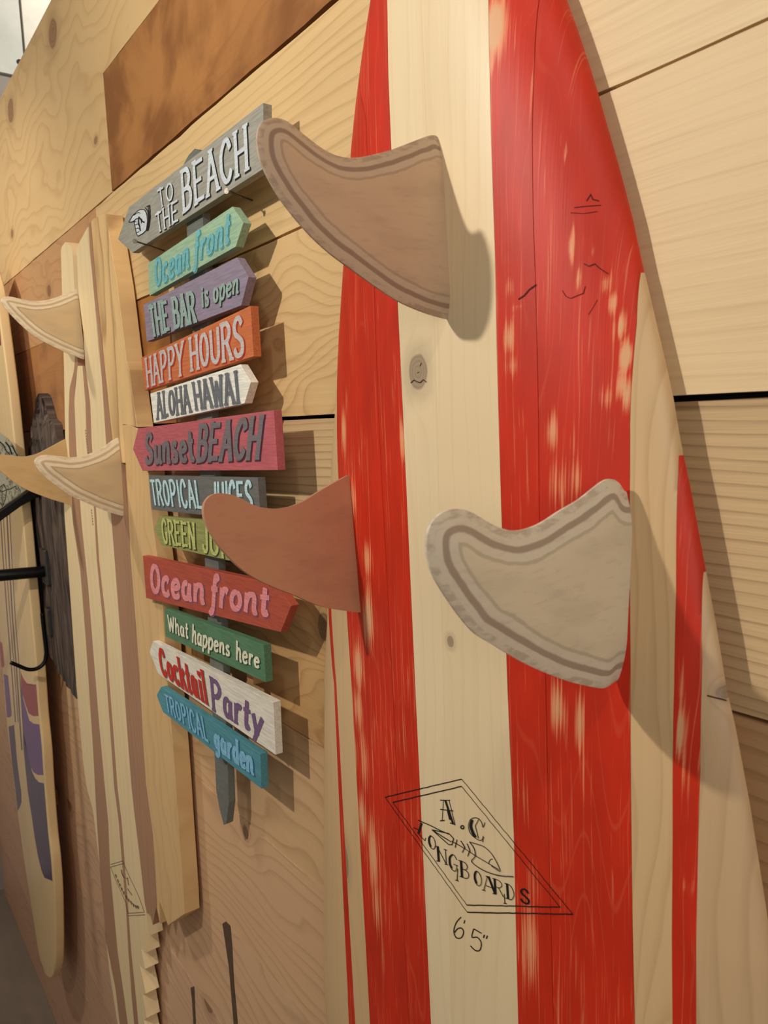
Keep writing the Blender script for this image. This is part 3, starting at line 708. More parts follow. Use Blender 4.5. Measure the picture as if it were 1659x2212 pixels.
# ------------------------------------------------------------------ the arrow signpost
YS, YSB, YP = -.048, -.0365, -.036
post = empty('arrow_signpost', (*at(487, 1781, -.02)[:1], -.02, at(487, 1781, -.02)[2]), 'grey signpost carrying a stack of twelve painted beach arrow boards', 'signpost')
z5 = lambda p: Z(p, 240, 200, 4.1475)
z6 = lambda p: Z(p, 280, 640, 4.1475)
z7 = lambda p: Z(p, 300, 1080, 4.1475)
zz8 = lambda p: Z(p, 300, 1380, 3.95)
GREY = paintwood('grey_paint', (158, 154, 138))
DGREY = paintwood('post_paint', (112, 114, 106))
pp = [(395, 357), (407, 335), (420, 321), (431, 324)]+[(478, 1211), (491, 1648), (494, 1733), (489, 1779), (483, 1782), (474, 1747), (467, 1709), (463, 1626), (442, 1207), (403, 493)]
pp[4] = (471, 1211)
prism('post', xz(pp, YP), YP, -.024, DGREY, post, bevel=.0006)
prism('mounting_block', [(-1.02, -.38), (-1.0, -.38), (-1.0, -.34), (-1.02, -.34)], -.0241, .0005, BLK, post)
def sign(poly, col, n, label):
    g = sum(col)/3; col = tuple(g+(c-g)*.86 for c in col)
    o = prism('sign_board', xz(poly, YS), YS, YSB, paintwood(n, col), post, bevel=.0005, label=label); return o
TXT = []
def paint(c, n): return paintwood(n, c, .10)
def put(par, txt, quad, col, sh=None, w=.15, serif=0., slant=0., off=(2., 2.), grow=.1):
    if sh: letters('lettering_shadow', txt, quad, YS-.0002, w, paint(sh, 'letter_shade_paint'), par, serif, slant, off, grow+.1)
    letters('lettering', txt, quad, YS-.0008, w, paint(col, 'letter_paint'), par, serif, slant, label='painted word '+txt)
LB = (206, 212, 214)
s1 = sign([(254.5, 517), (278.6, 447), (568, 222), (570, 364), (286, 546)], (160, 156, 140), 'stone_grey_paint', 'grey arrow board, topmost, reading TO THE BEACH')
put(s1, 'TO', z5([(405, 880), (552, 790), (565, 945), (430, 1035)]), LB, (38, 36, 32), .15, .11, .04)
put(s1, 'THE', z5([(388, 1095), (602, 955), (610, 1140), (412, 1250)]), LB, (38, 36, 32), .15, .11, .04)
put(s1, 'BEACH', z5([(618, 720), (1222, 290), (1240, 665), (640, 1070)]), LB, (38, 36, 32), .14, .08, .0)
# pointing hand
fm = lambda dy: (lambda x, y: at(x, y, YS-dy))
def filled(name, pts, dy, mat, par):
    P = [at(x, y, YS-dy) for x, y in pts]; n = len(P); c = np.mean(P, axis=0)
    V = P+[c]; Fc = [(i, (i+1) % n, n) for i in range(n)]
    Va = np.array(V); Fc = [f if np.cross(Va[f[1]]-Va[f[0]], Va[f[2]]-Va[f[0]])[1] < 0 else f[::-1] for f in Fc]
    return mesh(name, V, Fc, mat, par)
hand = z5([(158, 1160), (190, 1105), (235, 1062), (262, 1045), (300, 1050), (318, 1085), (326, 1150), (316, 1230), (285, 1262), (240, 1286), (226, 1262), (218, 1222), (212, 1185), (205, 1150), (180, 1160)])
filled('hand_symbol', hand, .0004, paint(LB, 'letter_paint'), s1)
HL = [(hand+[hand[0]], 1.5)]+[(z5(p), w) for p, w in [([(200, 1100), (240, 1075), (262, 1080)], 1.2), ([(205, 1150), (225, 1130), (250, 1128)], 1.8), ([(214, 1185), (240, 1175), (248, 1190)], 1.4), ([(219, 1222), (245, 1212), (252, 1225)], 1.4), ([(226, 1255), (252, 1244)], 1.4),
      ([(250, 1110), (245, 1160), (256, 1200), (262, 1240)], 2.6), ([(255, 1120), (275, 1150), (300, 1165)], 3.0), ([(275, 1130), (270, 1170)], 2.0), ([(305, 1030), (330, 1060), (336, 1140), (318, 1240)], 1.8), ([(318, 1022), (345, 1010), (350, 1120), (340, 1200), (328, 1238)], 1.8), ([(332, 1020), (342, 1120), (332, 1220)], 1.2)]]
ribbon_mesh('hand_outline', HL, fm(.0007), INK, s1)
s2 = sign([(319.6, 569), (501.6, 446), (525.7, 481), (508.8, 533), (323, 639)], (154, 188, 150), 'mint_paint', 'mint green arrow board reading Ocean front, second from top')
put(s2, 'Ocean front', z5([(378, 1505), (1065, 1075), (1060, 1330), (395, 1740)]), (112, 178, 184), (104, 160, 150), .19, 0, .14)
s3 = sign([(310, 658), (511, 556), (536.6, 598), (521, 660), (317, 738)], (146, 130, 148), 'lavender_paint', 'lavender arrow board reading THE BAR is open')
put(s3, 'THE BAR', z6([(165, 95), (575, -40), (598, 215), (200, 350)]), (150, 172, 162), (46, 44, 46), .18, .03, .02)
put(s3, 'is open', z5([(790, 1735), (1140, 1605), (1142, 1785), (808, 1925)]), (150, 172, 162), (46, 44, 46), .18, 0, .14)
s4 = sign([(305, 772.6), (540.4, 660.5), (547.6, 770), (312.5, 843.7)], (216, 112, 60), 'orange_paint', 'orange plain board reading HAPPY HOURS')
put(s4, 'HAPPY', z6([(137, 570), (482, 410), (490, 690), (157, 805)]), (200, 190, 184), (206, 58, 34), .15, .07)
put(s4, 'HOURS', z6([(530, 388), (1020, 172), (1038, 518), (547, 660)]), (200, 190, 184), (206, 58, 34), .16, .07)
s5 = sign([(324.6, 850), (518.7, 787), (541.6, 825.6), (528, 871.4), (332, 913.6)], (242, 236, 216), 'white_paint', 'white arrow board with grey letters reading ALOHA HAWAI')
put(s5, 'ALOHA', z6([(235, 880), (532, 800), (552, 1025), (247, 1092)]), (112, 114, 118), None, .18, .09)
put(s5, 'HAWAI', z6([(557, 785), (962, 680), (985, 940), (587, 1005)]), (112, 114, 118), (160, 162, 164), .17, .06)
s6 = sign([(298, 925.7), (287, 970), (307.7, 1017), (599.5, 1016), (591, 886)], (200, 92, 98), 'rose_paint', 'rose pink arrow board reading Sunset BEACH')
put(s6, 'Sunset', z6([(138, 1240), (560, 1200), (585, 1462), (140, 1492)]), (122, 112, 114), (84, 48, 60), .22, 0, .03)
put(s6, 'BEACH', z6([(612, 1168), (1190, 1090), (1165, 1435), (600, 1470)]), (122, 112, 114), (84, 48, 60), .20, .02, .1)
s7 = sign([(321, 1027), (556, 1032), (563, 1126), (328, 1101)], (112, 110, 104), 'slate_paint', 'slate grey plain board reading TROPICAL JUICES behind a fin')
put(s7, 'TROPICAL', z6([(178, 1645), (628, 1655), (658, 1900), (208, 1865)]), (192, 220, 220), (70, 92, 96), .15)
put(s7, 'JUICES', z6([(735, 1660), (1098, 1660), (1112, 1925), (742, 1885)]), (192, 220, 220), (70, 92, 96), .16)
s8_ = sign([(343.4, 1115), (334, 1144), (349.4, 1177.6), (558, 1226), (552, 1133)], (156, 158, 84), 'olive_paint', 'olive green arrow board reading GREEN JUICE, half behind a fin')
put(s8_, 'GREEN', z7([(195, 172), (500, 215), (510, 430), (217, 378)]), (196, 198, 118), (76, 78, 44), .16, .03)
put(s8_, 'JUICE', z7([(565, 235), (960, 292), (970, 560), (572, 462)]), (196, 198, 118), (76, 78, 44), .16, .03)
s9 = sign([(308.4, 1200.5), (596, 1262), (629, 1309), (606, 1365.7), (315.7, 1292)], (192, 78, 54), 'brick_red_paint', 'brick red arrow board with pink words Ocean front')
put(s9, 'Ocean', z7([(97, 575), (590, 690), (590, 920), (105, 820)]), (232, 144, 144), (140, 84, 104), .25, 0, .02)
put(s9, 'front', z7([(640, 680), (1170, 790), (1165, 1030), (640, 940)]), (232, 144, 144), (140, 84, 104), .25, 0, .06)
s10 = sign([(355, 1314), (358, 1375), (573.7, 1474), (569, 1393)], (88, 134, 94), 'leaf_green_paint', 'green plain board with cream words What happens here')
put(s10, 'What', z7([(252, 1030), (440, 1108), (445, 1238), (266, 1170)]).copy() if False else z7([(252, 1030), (440, 1108), (445, 1238), (266, 1170)]), (232, 228, 196), (50, 78, 56), .19, 0, .08)
put(s10, 'happens', z7([(475, 1112), (815, 1262), (818, 1398), (475, 1272)]), (232, 228, 196), (50, 78, 56), .19, 0, .08)
put(s10, 'here', z7([(865, 1258), (1078, 1372), (1083, 1505), (870, 1428)]), (232, 228, 196), (50, 78, 56), .19, 0, .08)
s11 = sign([(330, 1385), (323, 1408), (342, 1456), (595, 1631), (590, 1517)], (232, 222, 200), 'chalk_white_paint', 'white arrow board with red and purple words Cocktail Party')
put(s11, 'Cocktail', zz8([(160, 78), (548, 285), (588, 545), (190, 292)]), (204, 52, 36), (150, 110, 104), .175, .03)
put(s11, 'Party', zz8([(603, 335), (1070, 610), (1052, 832), (625, 592)]), (122, 92, 128), None, .2, .07)
s12 = sign([(348, 1484), (338, 1501.5), (352, 1538), (564.6, 1704), (562, 1629)], (78, 148, 160), 'teal_paint', 'teal arrow board, lowest, reading TROPICAL garden')
put(s12, 'TROPICAL', zz8([(215, 468), (568, 680), (600, 885), (236, 612)]), (134, 190, 216), (58, 116, 150), .15)
put(s12, 'garden', zz8([(640, 745), (972, 965), (980, 1150), (648, 925)]), (134, 190, 216), (58, 116, 150), .23, .02)

# two nails that carry the top board
NAIL = plain('nail_steel', (128, 120, 108), .3, .9, n=.15, scale=300)
for (hx, hy), (wx, wy), yh, lab in (((490, 413), (549, 434), .006, 'steel nail in the wall under the right end of the grey TO THE BEACH board'), ((292, 521), (357, 542), .034, 'steel nail in front of the left tip of the grey TO THE BEACH board')):
    hd = at(hx, hy, YS-yh); wl_ = at(wx, wy, .004); base = at(wx, wy, 0)
    e = empty('nail', base, lab, 'nail', 'nails holding the top board')
    d = (wl_-hd)/np.linalg.norm(wl_-hd)
    tube('shank', [hd, wl_], .0013, NAIL, e, 8); tube('nail_head', [hd-d*.0012, hd], .0036, NAIL, e, 12)

# ------------------------------------------------------------------ natural surfboard with a bitten rail
YN, YNB = -.035, -.004
nat = empty('surfboard', (-1.55, -.02, -1.5), 'natural wooden surfboard with dark brown stripes, stepped tail and toothed bite in its rail', 'surfboard', 'wooden surfboards on the plank wall')
bL = [(131.5, 540), (134, 630), (138, 790), (141, 947), (138.5, 1100), (152, 1290), (165, 1480), (179, 1642), (187, 1700), (201, 1752), (216, 1874), (224, 1980), (236, 2095), (254, 2212), (262, 2300), (275, 2400)]
b1 = [(135, 640), (142, 790), (146.5, 871), (149, 960), (157, 1127), (173.6, 1235), (184.5, 1371), (190, 1453), (200.8, 1615), (208, 1752), (216, 1879), (228.7, 2031), (249, 2133), (256.6, 2196), (270, 2300), (288, 2400)]
b2 = [(157, 548), (160.7, 621), (163, 700), (160, 871), (165, 970), (176, 1127), (190, 1263), (200.8, 1398), (214, 1561), (226.5, 1700), (234, 1777), (237.6, 1874), (254, 2056), (269, 2158), (285, 2280), (300, 2400)]
b2t = [(164, 540), (167, 589), (169, 632), (180, 717)]
b3 = [(193, 547), (187, 790)]
# simple plank polygons down the board (picture points on the face)
def npl(pts, mat, label=None, bv=0): return prism('plank', xz(pts, YN), YN, YNB, mat, nat, bevel=bv, label=label)
NATL = wood('light_spruce', (232, 206, 158), (204, 168, 118), 'z', 30, 3, .3, .3, .25, su=1.5, bump=.1)
NATM = wood('light_spruce_warm', (216, 178, 124), (180, 136, 86), 'z', 30, 6, .5, .3, .3, su=3, bump=.1, knots=())
NATB = wood('brown_cedar', (172, 130, 98), (124, 86, 64), 'z', 60, 6, .5, .5, .5, su=2, bump=.15)
NATMOT = wood('mottled_cedar', (226, 188, 130), (132, 86, 52), 'z', 14, 3.2, 1.0, .4, .9, su=2.4, sv=10, bump=.15)
N1 = [(187, 700), (176, 780), (174, 850), (187, 953)]
# leftmost light plank with its stub top
def strip(name, Lp, Rp, y0, y1, mat, n=60):
    Lt = [(p[1], p[0]) for p in Lp]; Rt = [(p[1], p[0]) for p in Rp]; V = []; Fc = []
    for i in range(n+1):
        y = y0+(y1-y0)*i/n; a = at(interp(Lt, y), y, YN); b = at(interp(Rt, y), y, YN)
        V += [a, b, (b[0], YNB, b[2]), (a[0], YNB, a[2])]
    for i in range(n):
        for j in range(4): Fc.append((4*i+j, 4*i+(j+1) % 4, 4*i+4+(j+1) % 4, 4*i+4+j))
    Fc += [(0, 1, 2, 3), (4*n+3, 4*n+2, 4*n+1, 4*n)]
    o = mesh(name, V, Fc, mat, nat); fixn(o); return o
strip('plank', [(141, 523), (134, 530), (131.5, 540)]+bL[1:], [(142, 523), (152, 526), (157, 547.6), (160.7, 621), (166, 700), (160, 800), (150, 840), (148, 900)]+b1[3:], 523, 2400, NATL, 200)
strip('plank', [(166, 700), (160, 800), (150, 840), (148, 900)]+b1[3:], [(167, 700), (168, 790), (162, 830), (160.5, 871)]+b2[4:], 701, 2400, NATB, 150)['label'] = 'dark brown plank'
N3 = [(178, 790), (184.5, 871), (187, 953), (203, 1100), (209, 1208), (222.5, 1344), (229, 1453), (238.7, 1588), (246.6, 1700), (256.6, 1777), (263, 1858), (272, 1960), (277, 2050), (285, 2158), (296, 2280), (310, 2400)]
N3b = [(184.5, 790), (195, 871), (198, 953), (207.5, 1100), (214, 1208), (229, 1344), (234.7, 1453), (245.5, 1588), (253.7, 1700), (263, 1777), (269, 1858), (277, 1960), (283, 2050), (294, 2158), (305, 2280), (320, 2400)]
N5 = [(200.8, 600), (211.6, 763), (219.8, 817), (228, 939), (238.7, 1100), (245.5, 1181), (257.7, 1344), (266, 1453), (275.4, 1588), (283, 1690), (289.6, 1752), (302, 1853), (312.5, 1950), (316, 1972.5)]
N6 = [(236, 790), (244, 844), (255, 917), (268, 1000), (276.7, 1100), (282, 1208), (293, 1344), (301, 1453), (308, 1588), (315, 1690), (330, 1802), (336.6, 1904), (338, 1967)]
RN = [(264, 917), (279, 918), (296.5, 926), (308, 970), (320, 1020), (325.6, 1100), (338, 1197), (350, 1303), (362, 1480), (374, 1620), (380, 1700), (386, 1790), (396, 1930), (398, 1975)]
npl([(167.5, 790)]+b2[3:]+N3[::-1], NATL)
npl(N3+N3b[::-1], NATB, 'thin brown plank')
saw = [(316, 1972.5), (322, 2022), (308, 2004), (316, 2057.5), (304.6, 2048), (313.5, 2093), (302, 2085), (315, 2146), (308, 2147), (317, 2199), (311, 2203), (322, 2255), (314, 2262), (330, 2320), (345, 2400)]
npl([(165.3, 541), (171.5, 523), (189, 490.7), (193, 547), (200.3, 600), (208, 701), (213, 760)]+N5[2:-1]+saw+N3b[::-1]+[(180, 717), (169.5, 632), (167.5, 589)], NATL, 'pale centre plank with a toothed edge')
npl([(191.5, 483), (195, 480), (201, 550), (209, 640), (216, 701), (222, 760), (229, 830), (236, 900), (243, 960)]+[(262, 1000), (276.2, 1100)]+N6[5:]+[(337, 1960), (330, 1998), (325, 1975), (317.5, 1973)]+N5[::-1][1:-2]+[(210.5, 701), (203.5, 640), (195, 547)], NATB, 'wide dark brown plank')
npl([(196.5, 479), (201, 473), (223.8, 461.5), (229, 463), (236, 511), (253, 617), (260, 671), (273, 780), (279, 800), (295.7, 923), (285, 920), (270, 917), (264, 917), (268, 960), (270, 1000), (262.8, 1000), (244, 960), (237, 900), (230, 830), (223, 760), (217, 701), (210, 640), (202, 550)], NATMOT, 'mottled brown edge plank with a cut off top', bv=.0008)
npl([(265, 918)]+RN[1:]+[(363, 1999), (344, 1945), (345.5, 1996), (338.6, 1962)]+N6[::-1][1:9]+[(271, 1000), (269, 960)], NATM, 'wide honey coloured plank with splintered lower end', bv=.0008)
for x, z in ((-1.72, .1), (-1.6, -.55)): prism('mounting_block', [(x, z), (x+.06, z), (x+.06, z+.04), (x, z+.04)], YNB+.0001, .0, BLK, nat)
# fins
PLY2 = ply_mat('fin_plywood_warm', (206, 176, 132), (228, 208, 172), (196, 168, 132))
z21 = lambda p: Z(p, 0, 600, 3.686); z11 = lambda p: Z(p, 0, 860, 7.372)
t = z21([(600, 90), (560, 110), (450, 155), (360, 180), (250, 185), (150, 165), (80, 150), (40, 150), (10, 165), (4, 185)])
l = z21([(658, 650), (600, 625), (510, 590), (420, 545), (330, 500), (250, 450), (170, 380), (90, 300), (40, 245), (10, 200), (4, 185)])
ply3 = PLY2
make_fin(nat, t, l, at(165, 626, YN), at(179, 778, YN), 0, .014, PLY2, None, label='upper fin', bev=.03, sink=.003)
t = z21([(938, 1272), (900, 1290), (820, 1350), (740, 1390), (650, 1420), (560, 1430), (470, 1420), (390, 1410), (330, 1412), (285, 1435), (268, 1462)])
l = z21([(978, 1898), (930, 1885), (850, 1860), (760, 1825), (660, 1780), (570, 1740), (480, 1680), (400, 1620), (330, 1560), (285, 1500), (268, 1462)])
make_fin(nat, t, l, at(255, 946, YN), at(266, 1115, YN), 0, .016, PLY2, None, label='lower right fin', bev=.034, sink=.003)
t = z11([(1038, 650), (960, 690), (850, 750), (720, 820), (600, 880), (480, 915), (350, 932), (200, 915), (90, 900), (0, 900), (-120, 915), (-200, 960)])
l = z11([(1128, 1712), (1000, 1665), (820, 1610), (650, 1550), (450, 1470), (300, 1390), (180, 1310), (70, 1220), (0, 1160), (-100, 1060), (-200, 960)])
PLY3 = ply_mat('fin_plywood_bare', (200, 164, 112), (214, 180, 130), (170, 134, 90))
make_fin(nat, t, l, at(141, 948, YN), at(153, 1091, YN), 0, .012, PLY3, None, flat_side=True, label='lower left fin', sink=.003)
# small inked logo
zn5 = lambda p: Z(p, 200, 1820, 5.641)
LG = [(zn5(p), w) for p, w in [([(218, 268), (368, 224)], 1.), ([(214, 300), (372, 256)], 1.), ([(366, 225), (450, 420), (560, 650), (632, 852)], .8), ([(220, 300), (300, 500), (400, 720), (430, 862)], .7), ([(430, 862), (622, 850)], 1.), ([(434, 892), (642, 880)], 1.)]]
for x, y, in ((275, 410), (300, 470), (322, 520), (345, 570), (370, 615), (400, 665), (430, 705), (460, 735), (490, 765), (520, 785), (545, 790)):
    LG.append((zn5([(x, y-24), (x+14, y+20)]), 1.5)); LG.append((zn5([(x+12, y-20), (x+24, y+8)]), .8))
for p in ([(352, 330), (358, 370), (372, 410)], [(372, 415), (392, 425)], [(410, 440), (425, 430), (432, 480)], [(432, 485), (440, 520)], [(425, 560), (450, 600), (480, 640)]): LG.append((zn5(p), 1.5))
ribbon_mesh('ink_logo', [(dens(p, 8), w) for p, w in LG], lambda x, y: at(x, y, YN-.0004), plain('faded_ink', (88, 64, 48), .7), nat, label='small faded inked diamond logo')
SQ = []
for (x0, y0, n) in ((183, 928, 9), (196, 1100, 6)):
    for i in range(n):
        y = y0+i*6; SQ.append(([(x0+i*.6, y), (x0+2.5+i*.6, y+2), (x0+.5+i*.6, y+4)], .8))
ribbon_mesh('pencil_marks', SQ, lambda x, y: at(x, y, YN-.0004), plain('pencil', (120, 100, 80), .7), nat)['kind'] = 'stuff'

# ------------------------------------------------------------------ purple, crimson and cream surfboard
YQ, YQB = -.072, -.045
pur = empty('surfboard', (-2.5, -.03, -1.75), 'cream surfboard painted with purple and crimson lobes, leftmost on the wall', 'surfboard', 'wooden surfboards on the plank wall')
CREAM = wood('cream_wood', (224, 192, 140), (196, 158, 108), 'z', 20, 3, .25, .25, .3, bump=.08, rough=.35)
out = [(-30, 560), (-12, 620), (0, 700), (18, 840), (35, 1000), (50, 1140), (57, 1217), (64, 1294), (77, 1432), (84.6, 1538), (92.8, 1619), (97.7, 1700), (106, 1800), (112, 1853), (117, 1920), (119, 1980), (120, 2040), (119, 2082), (115, 2105), (109, 2114),
       (99, 2107), (92, 2088), (84, 2062), (71, 1980), (60, 1910), (51, 1853), (38, 1757), (30, 1690), (21, 1616), (14.6, 1562), (6.5, 1464), (-6, 1300), (-16, 1150), (-26, 1000), (-36, 850), (-44, 700), (-44, 620)]
bb = prism('board_body', xz(smooth(out+[out[0]], 3)[:-1], YQ), YQ, YQB, CREAM, pur, bevel=.005)
bb.modifiers['bevel'].segments = 6; bb.modifiers['bevel'].angle_limit = 1.2
bb.data.polygons.foreach_set('use_smooth', [True]*len(bb.data.polygons))
es = bb.modifiers.new('edges', 'EDGE_SPLIT'); es.split_angle = math.radians(28)
zq = lambda p: Z(p, 0, 1440, 6.144)
def pshape(pts, c, n, dy, name='painted_field', label=None):
    RT = [(b, a) for a, b in out[:22]]
    pts = [(interp(RT, y)-2.6, y) if 0 < interp(RT, y)-x < 13 and x > 0 and y > 1450 else (x, y) for x, y in pts]
    P = xz(pts, YQ-dy); V = [(x, YQ-dy, z) for x, z in P]+[(x, YQ+.0008, z) for x, z in P]; k = len(P)
    o = mesh(name, V, [tuple(range(k)), tuple(range(2*k-1, k-1, -1))]+[(i, i+k, (i+1) % k+k, (i+1) % k) for i in range(k)], n, pur, label=label); fixn(o); return o
def gloss(nm, a, b, wf=.35):
    s = NT(nm, .3); o = s.obj(); st = s.noise(s.xyz(s.mul(o[0], 110.), 0., s.mul(o[2], 9.)), 1., 3., .6)
    return s.out(s.mix(s.mul(s.ss(st, .5, .75), wf), lin(a), lin(b)))
NAVY = gloss('navy_paint', (50, 38, 78), (120, 104, 120)); PURP = gloss('purple_paint', (98, 60, 122), (66, 46, 106), .9); CRIM = gloss('crimson_paint', (150, 34, 50), (206, 100, 76)); MAUV = gloss('mauve_line', (108, 82, 98), (140, 110, 120))
ins = 2.2
pshape(zq([(340, 620), (298, 800), (320, 900), (410, 1250), (470, 1500), (585, 1555)]) + [(96, 1730), (103.5, 1800), (109, 1853), (114.5, 1920), (112, 1945)[:2], (113.5, 1903), (108, 1904), (100, 1901), (92, 1885), (84, 1855), (76, 1815), (69, 1766), (63, 1720), (58, 1680), (53, 1640), (50, 1600), (48.5, 1575)], None, NAVY, .0004, label='navy field') if False else None
pshape([(49, 1570), (54, 1600), (60, 1630), (66, 1655), (70, 1670), (76, 1682), (84, 1690), (96, 1692), (98, 1730), (104, 1800), (110, 1853), (113, 1890), (112, 1904), (104, 1903), (96, 1896), (90, 1882), (82, 1850), (75, 1810), (68, 1760), (60, 1710), (55, 1660), (50, 1610)], None, NAVY, .0004, label='navy field')
pshape([(44, 1440), (46, 1500), (48, 1540), (50, 1580), (54, 1605), (60, 1630), (66, 1655), (72, 1668), (82, 1674), (94, 1674), (90, 1610), (85, 1565), (72, 1563), (63, 1556), (57, 1535), (50, 1510), (46, 1480)], None, PURP, .0004, label='purple field')
pshape([(44.5, 1452), (50, 1466), (58, 1476), (68, 1480), (77, 1479), (80, 1510), (83.5, 1546), (72, 1547), (62, 1541), (55, 1522), (49, 1500), (46, 1480)], None, CRIM, .0004, label='crimson field')
pshape([(18.5, 1570), (25, 1568), (30, 1566), (32, 1590), (36, 1640), (41, 1680), (45.5, 1710), (46, 1733), (42, 1744), (38, 1751), (33, 1705), (26, 1650), (21, 1600)], None, NAVY, .0004, label='navy field')
pshape([(8, 1456), (13, 1458), (17, 1460), (20, 1490), (24, 1530), (24.5, 1546), (20, 1550), (15, 1549), (11, 1500)], None, PURP, .0004, label='purple field')
pshape([(-2, 1385), (4, 1388), (7, 1410), (9, 1436), (7, 1442), (3, 1440)], None, CRIM, .0004, label='crimson field')
for c0, w in (((0, 1100), 1.8), ((6, 1100), 1.2), ((14, 1100), 2.6), ((20, 1100), 1.4)):
    x = c0[0]; path = [(x, 1100), (x+7, 1217), (x+16, 1340), (x+25, 1450), (x+33, 1560)]
    if x > 8: path = [(x-8, 960), (x, 1100), (x+6, 1217), (x+13, 1340), (x+21, 1440), (x+25, 1500), (x+30, 1580), (x+33, 1620)]
    ribbon_mesh('painted_line', [(dens(path, 20), w)], lambda a, b: at(a, b, YQ-.0005), MAUV, pur)
pshape([(-44, 640), (-22, 610), (-10, 650), (0, 715), (2, 745), (-20, 760), (-40, 740)], None, CRIM, .0004, label='crimson field')
for z in (-.2, -1.2): prism('mounting_block', [(-2.62, z), (-2.55, z), (-2.55, z+.05), (-2.62, z+.05)], YQB+.0001, .0, BLK, pur)

# ------------------------------------------------------------------ driftwood rack with iron arm and hook
rack = empty('coat_rack', (*at(130, 1462, -.01)[:1], -.01, at(130, 1462, -.01)[2]), 'dark driftwood slab rack with black iron arms and a hook, between the boards', 'rack')
s = NT('driftwood', .85); o = s.obj(); st = s.noise(s.xyz(s.mul(o[0], 75.), 0., s.mul(o[2], 6.)), 1., 5., .65); bl = s.noise(s.xyz(s.mul(o[0], 12.), 0., s.mul(o[2], 9.)), 1., 3.)
cc = s.mix(s.ss(st, .32, .72), lin((36, 26, 20)), lin((104, 84, 68))); cc = s.mix(s.mul(s.ss(bl, .55, .75), .4), cc, lin((120, 98, 78)))
DRIFT = s.out(cc, st, .8, .004)
YD = -.030
dl = poly_fn([(76, 884), (72, 892), (66, 910), (61, 925), (63, 948), (56, 964), (54, 985), (56, 1060), (60, 1140), (66, 1247), (77, 1370), (82, 1432), (84, 1440)], YD)
dr = poly_fn([(92, 884), (98, 905), (108, 914), (115, 958), (125, 1020), (134, 1088), (137, 1140), (149, 1290), (158, 1440), (161, 1462)], YD)
V = []; NR, NCc = 110, 30; zt, zb = at(90, 884, YD)[2], at(130, 1464, YD)[2]
rng = np.random.RandomState(3); prof = rng.rand(NCc+1); ph = rng.rand(NCc+1)*6
for side in (0, 1):
    for i in range(NR+1):
        for j in range(NCc+1):
            v = j/NCc
            tp = zt+.05*(math.sin(v*9)*.5+.4*prof[j]); bt_ = zb+.02*math.sin(v*5)+.012*prof[(j*7) % NCc]+(.05*(1-v)**2)
            z = bt_+(tp-bt_)*i/NR
            a = interp(dl, min(z, zt)); b = interp(dr, min(z, zt))
            if z > zt: k = (z-zt)/.06; a += .05*k; b -= .05*k
            x = a+(b-a)*v+.004*math.sin(z*40+ph[j])
            y = -.001 if side else YD+.010*(2*abs(v-.5))**3+.006*(prof[j]-.5)+.003*math.sin(z*17+ph[j])
            V.append((x, y, z))
Fc = []; S = NCc+1; O = (NR+1)*S
for i in range(NR):
    for j in range(NCc):
        q = (i*S+j, i*S+j+1, (i+1)*S+j+1, (i+1)*S+j); Fc.append(q); Fc.append(tuple(O+v for v in q[::-1]))
    for j in (0, NCc): Fc.append((i*S+j, (i+1)*S+j, O+(i+1)*S+j, O+i*S+j))
for i in (0, NR):
    for j in range(NCc): Fc.append((i*S+j, i*S+j+1, O+i*S+j+1, O+i*S+j))
ob = mesh('slab', V, Fc, DRIFT, rack); fixn(ob)
XB = at(84, 1240, -.052)[0]; xn = np.array([1., 0, 0])
onb = lambda px, py: onplane(px, py, (XB, 0, 0), xn)
b0 = onb(90, 1235); b1_ = onb(0, 1243); dirv = (b1_-b0)/np.linalg.norm(b1_-b0)
tube('iron_arm', [np.array([XB, -.024, b0[2]]), b0, b0+dirv*.45], .016, BLACK, rack, 12)
p0 = onb(83, 1222)
prism('arm_plate', [(XB-.03, p0[2]-.055), (XB+.03, p0[2]-.055), (XB+.03, p0[2]+.045), (XB-.03, p0[2]+.045)], -.039, -.024, plain('grey_iron', (74, 70, 68), .4, .5), rack, bevel=.003)
hk = smooth([onb(*p) for p in [(91, 1325), (93, 1345), (96, 1371), (99, 1395), (100, 1412), (95, 1432), (80, 1444), (61, 1446), (40, 1438), (23, 1431)]], 4)
tube('iron_hook', hk, .0055, BLACK, rack, 8)
p0 = onb(92, 1338); prism('hook_plate', [(XB-.02, p0[2]-.05), (XB+.016, p0[2]-.05), (XB+.016, p0[2]+.03), (XB-.02, p0[2]+.03)], -.042, -.024, plain('grey_iron', (74, 70, 68), .4, .5), rack, bevel=.003)
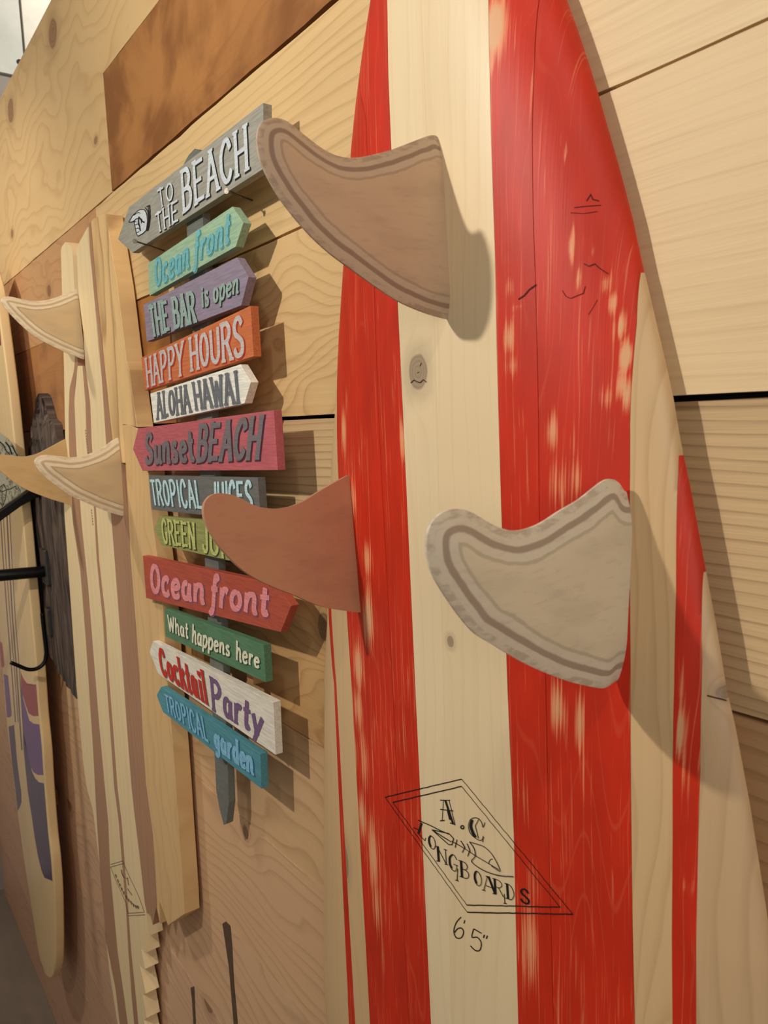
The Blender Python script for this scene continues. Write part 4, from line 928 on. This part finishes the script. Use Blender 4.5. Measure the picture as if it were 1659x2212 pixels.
# sloping arm under the printed deck
def bar(name, pts, th, mat, parent, X0, label=None):
    P = [onplane(px, py, (X0, 0, 0), xn) for px, py in pts]; n = len(P)
    V = [p+xn*th/2 for p in P]+[p-xn*th/2 for p in P]
    o = mesh(name, V, [tuple(range(n)), tuple(range(2*n-1, n-1, -1))]+[(i, i+n, (i+1) % n+n, (i+1) % n) for i in range(n)], mat, parent, label=label); fixn(o)
    m = o.modifiers.new('bevel', 'BEVEL'); m.width = min(.002, th/5); m.segments = 2; m.limit_method = 'ANGLE'; return o
bar('support_arm', [(-90, 1165), (-90, 1190), (0, 1124), (44, 1092), (70, 1078), (84, 1072), (84, 1052), (64, 1056)], .03, BLACK, rack, XB)
# printed deck lying against the arm
XD = XB+.004
deck = empty('printed_panel', onplane(20, 1090, (XD, 0, 0), xn), 'pale rounded wooden panel printed with dark botanical ink, resting on the iron arm', 'panel')
DK = [(-90, 905), (-50, 912), (-20, 922), (0, 935), (18, 948), (32, 968), (44, 990), (54, 1018), (60, 1045), (60, 1056), (0, 1097), (-90, 1158)]
s = NT('printed_face', .5); o = s.obj(); q = s.xyz(o[0], o[1], o[2]); v = s.noise(q, 14., 4., .6, 2.); w_ = s.noise(q, 60., 4., .7)
m1 = s.mul(s.ss(s.math('ABSOLUTE', s.sub(v, .5)), .03, .0), .8); m2 = s.mul(s.ss(v, .56, .66), s.ss(w_, .42, .62))
PF = s.out(s.mix(s.math('MAXIMUM', m1, s.mul(m2, .8)), lin((186, 184, 158)), lin((58, 50, 42))))
bar('panel_body', DK, .012, PF, deck, XD)
LF = [([(0, 1052), (8, 1046), (14, 1058), (12, 1078), (5, 1094), (-2, 1082), (0, 1052)], 1.6), ([(4, 1050), (5, 1090)], 1.), ([(0, 1062), (12, 1070)], 1.), ([(0, 1074), (10, 1082)], 1.), ([(0, 1060), (6, 1062), (14, 1058), (24, 1056), (33, 1050), (37, 1058)], 1.6), ([(-5, 950), (8, 962), (14, 975), (22, 982)], 2.5), ([(12, 955), (20, 965), (26, 982)], 3.5), ([(26, 962), (32, 975), (38, 985)], 3.)]
for nm, LL in (('leaf_drawing', LF[:5]), ('branch_drawing', LF[5:6]), ('rock_drawing', LF[6:7]), ('rock_drawing', LF[7:8]), ('rock_drawing', LF[8:])): ribbon_mesh(nm, [(dens(p, 5), w) for p, w in LL], lambda a, b: onplane(a, b, (XD+.0065, 0, 0), xn), INK, deck)
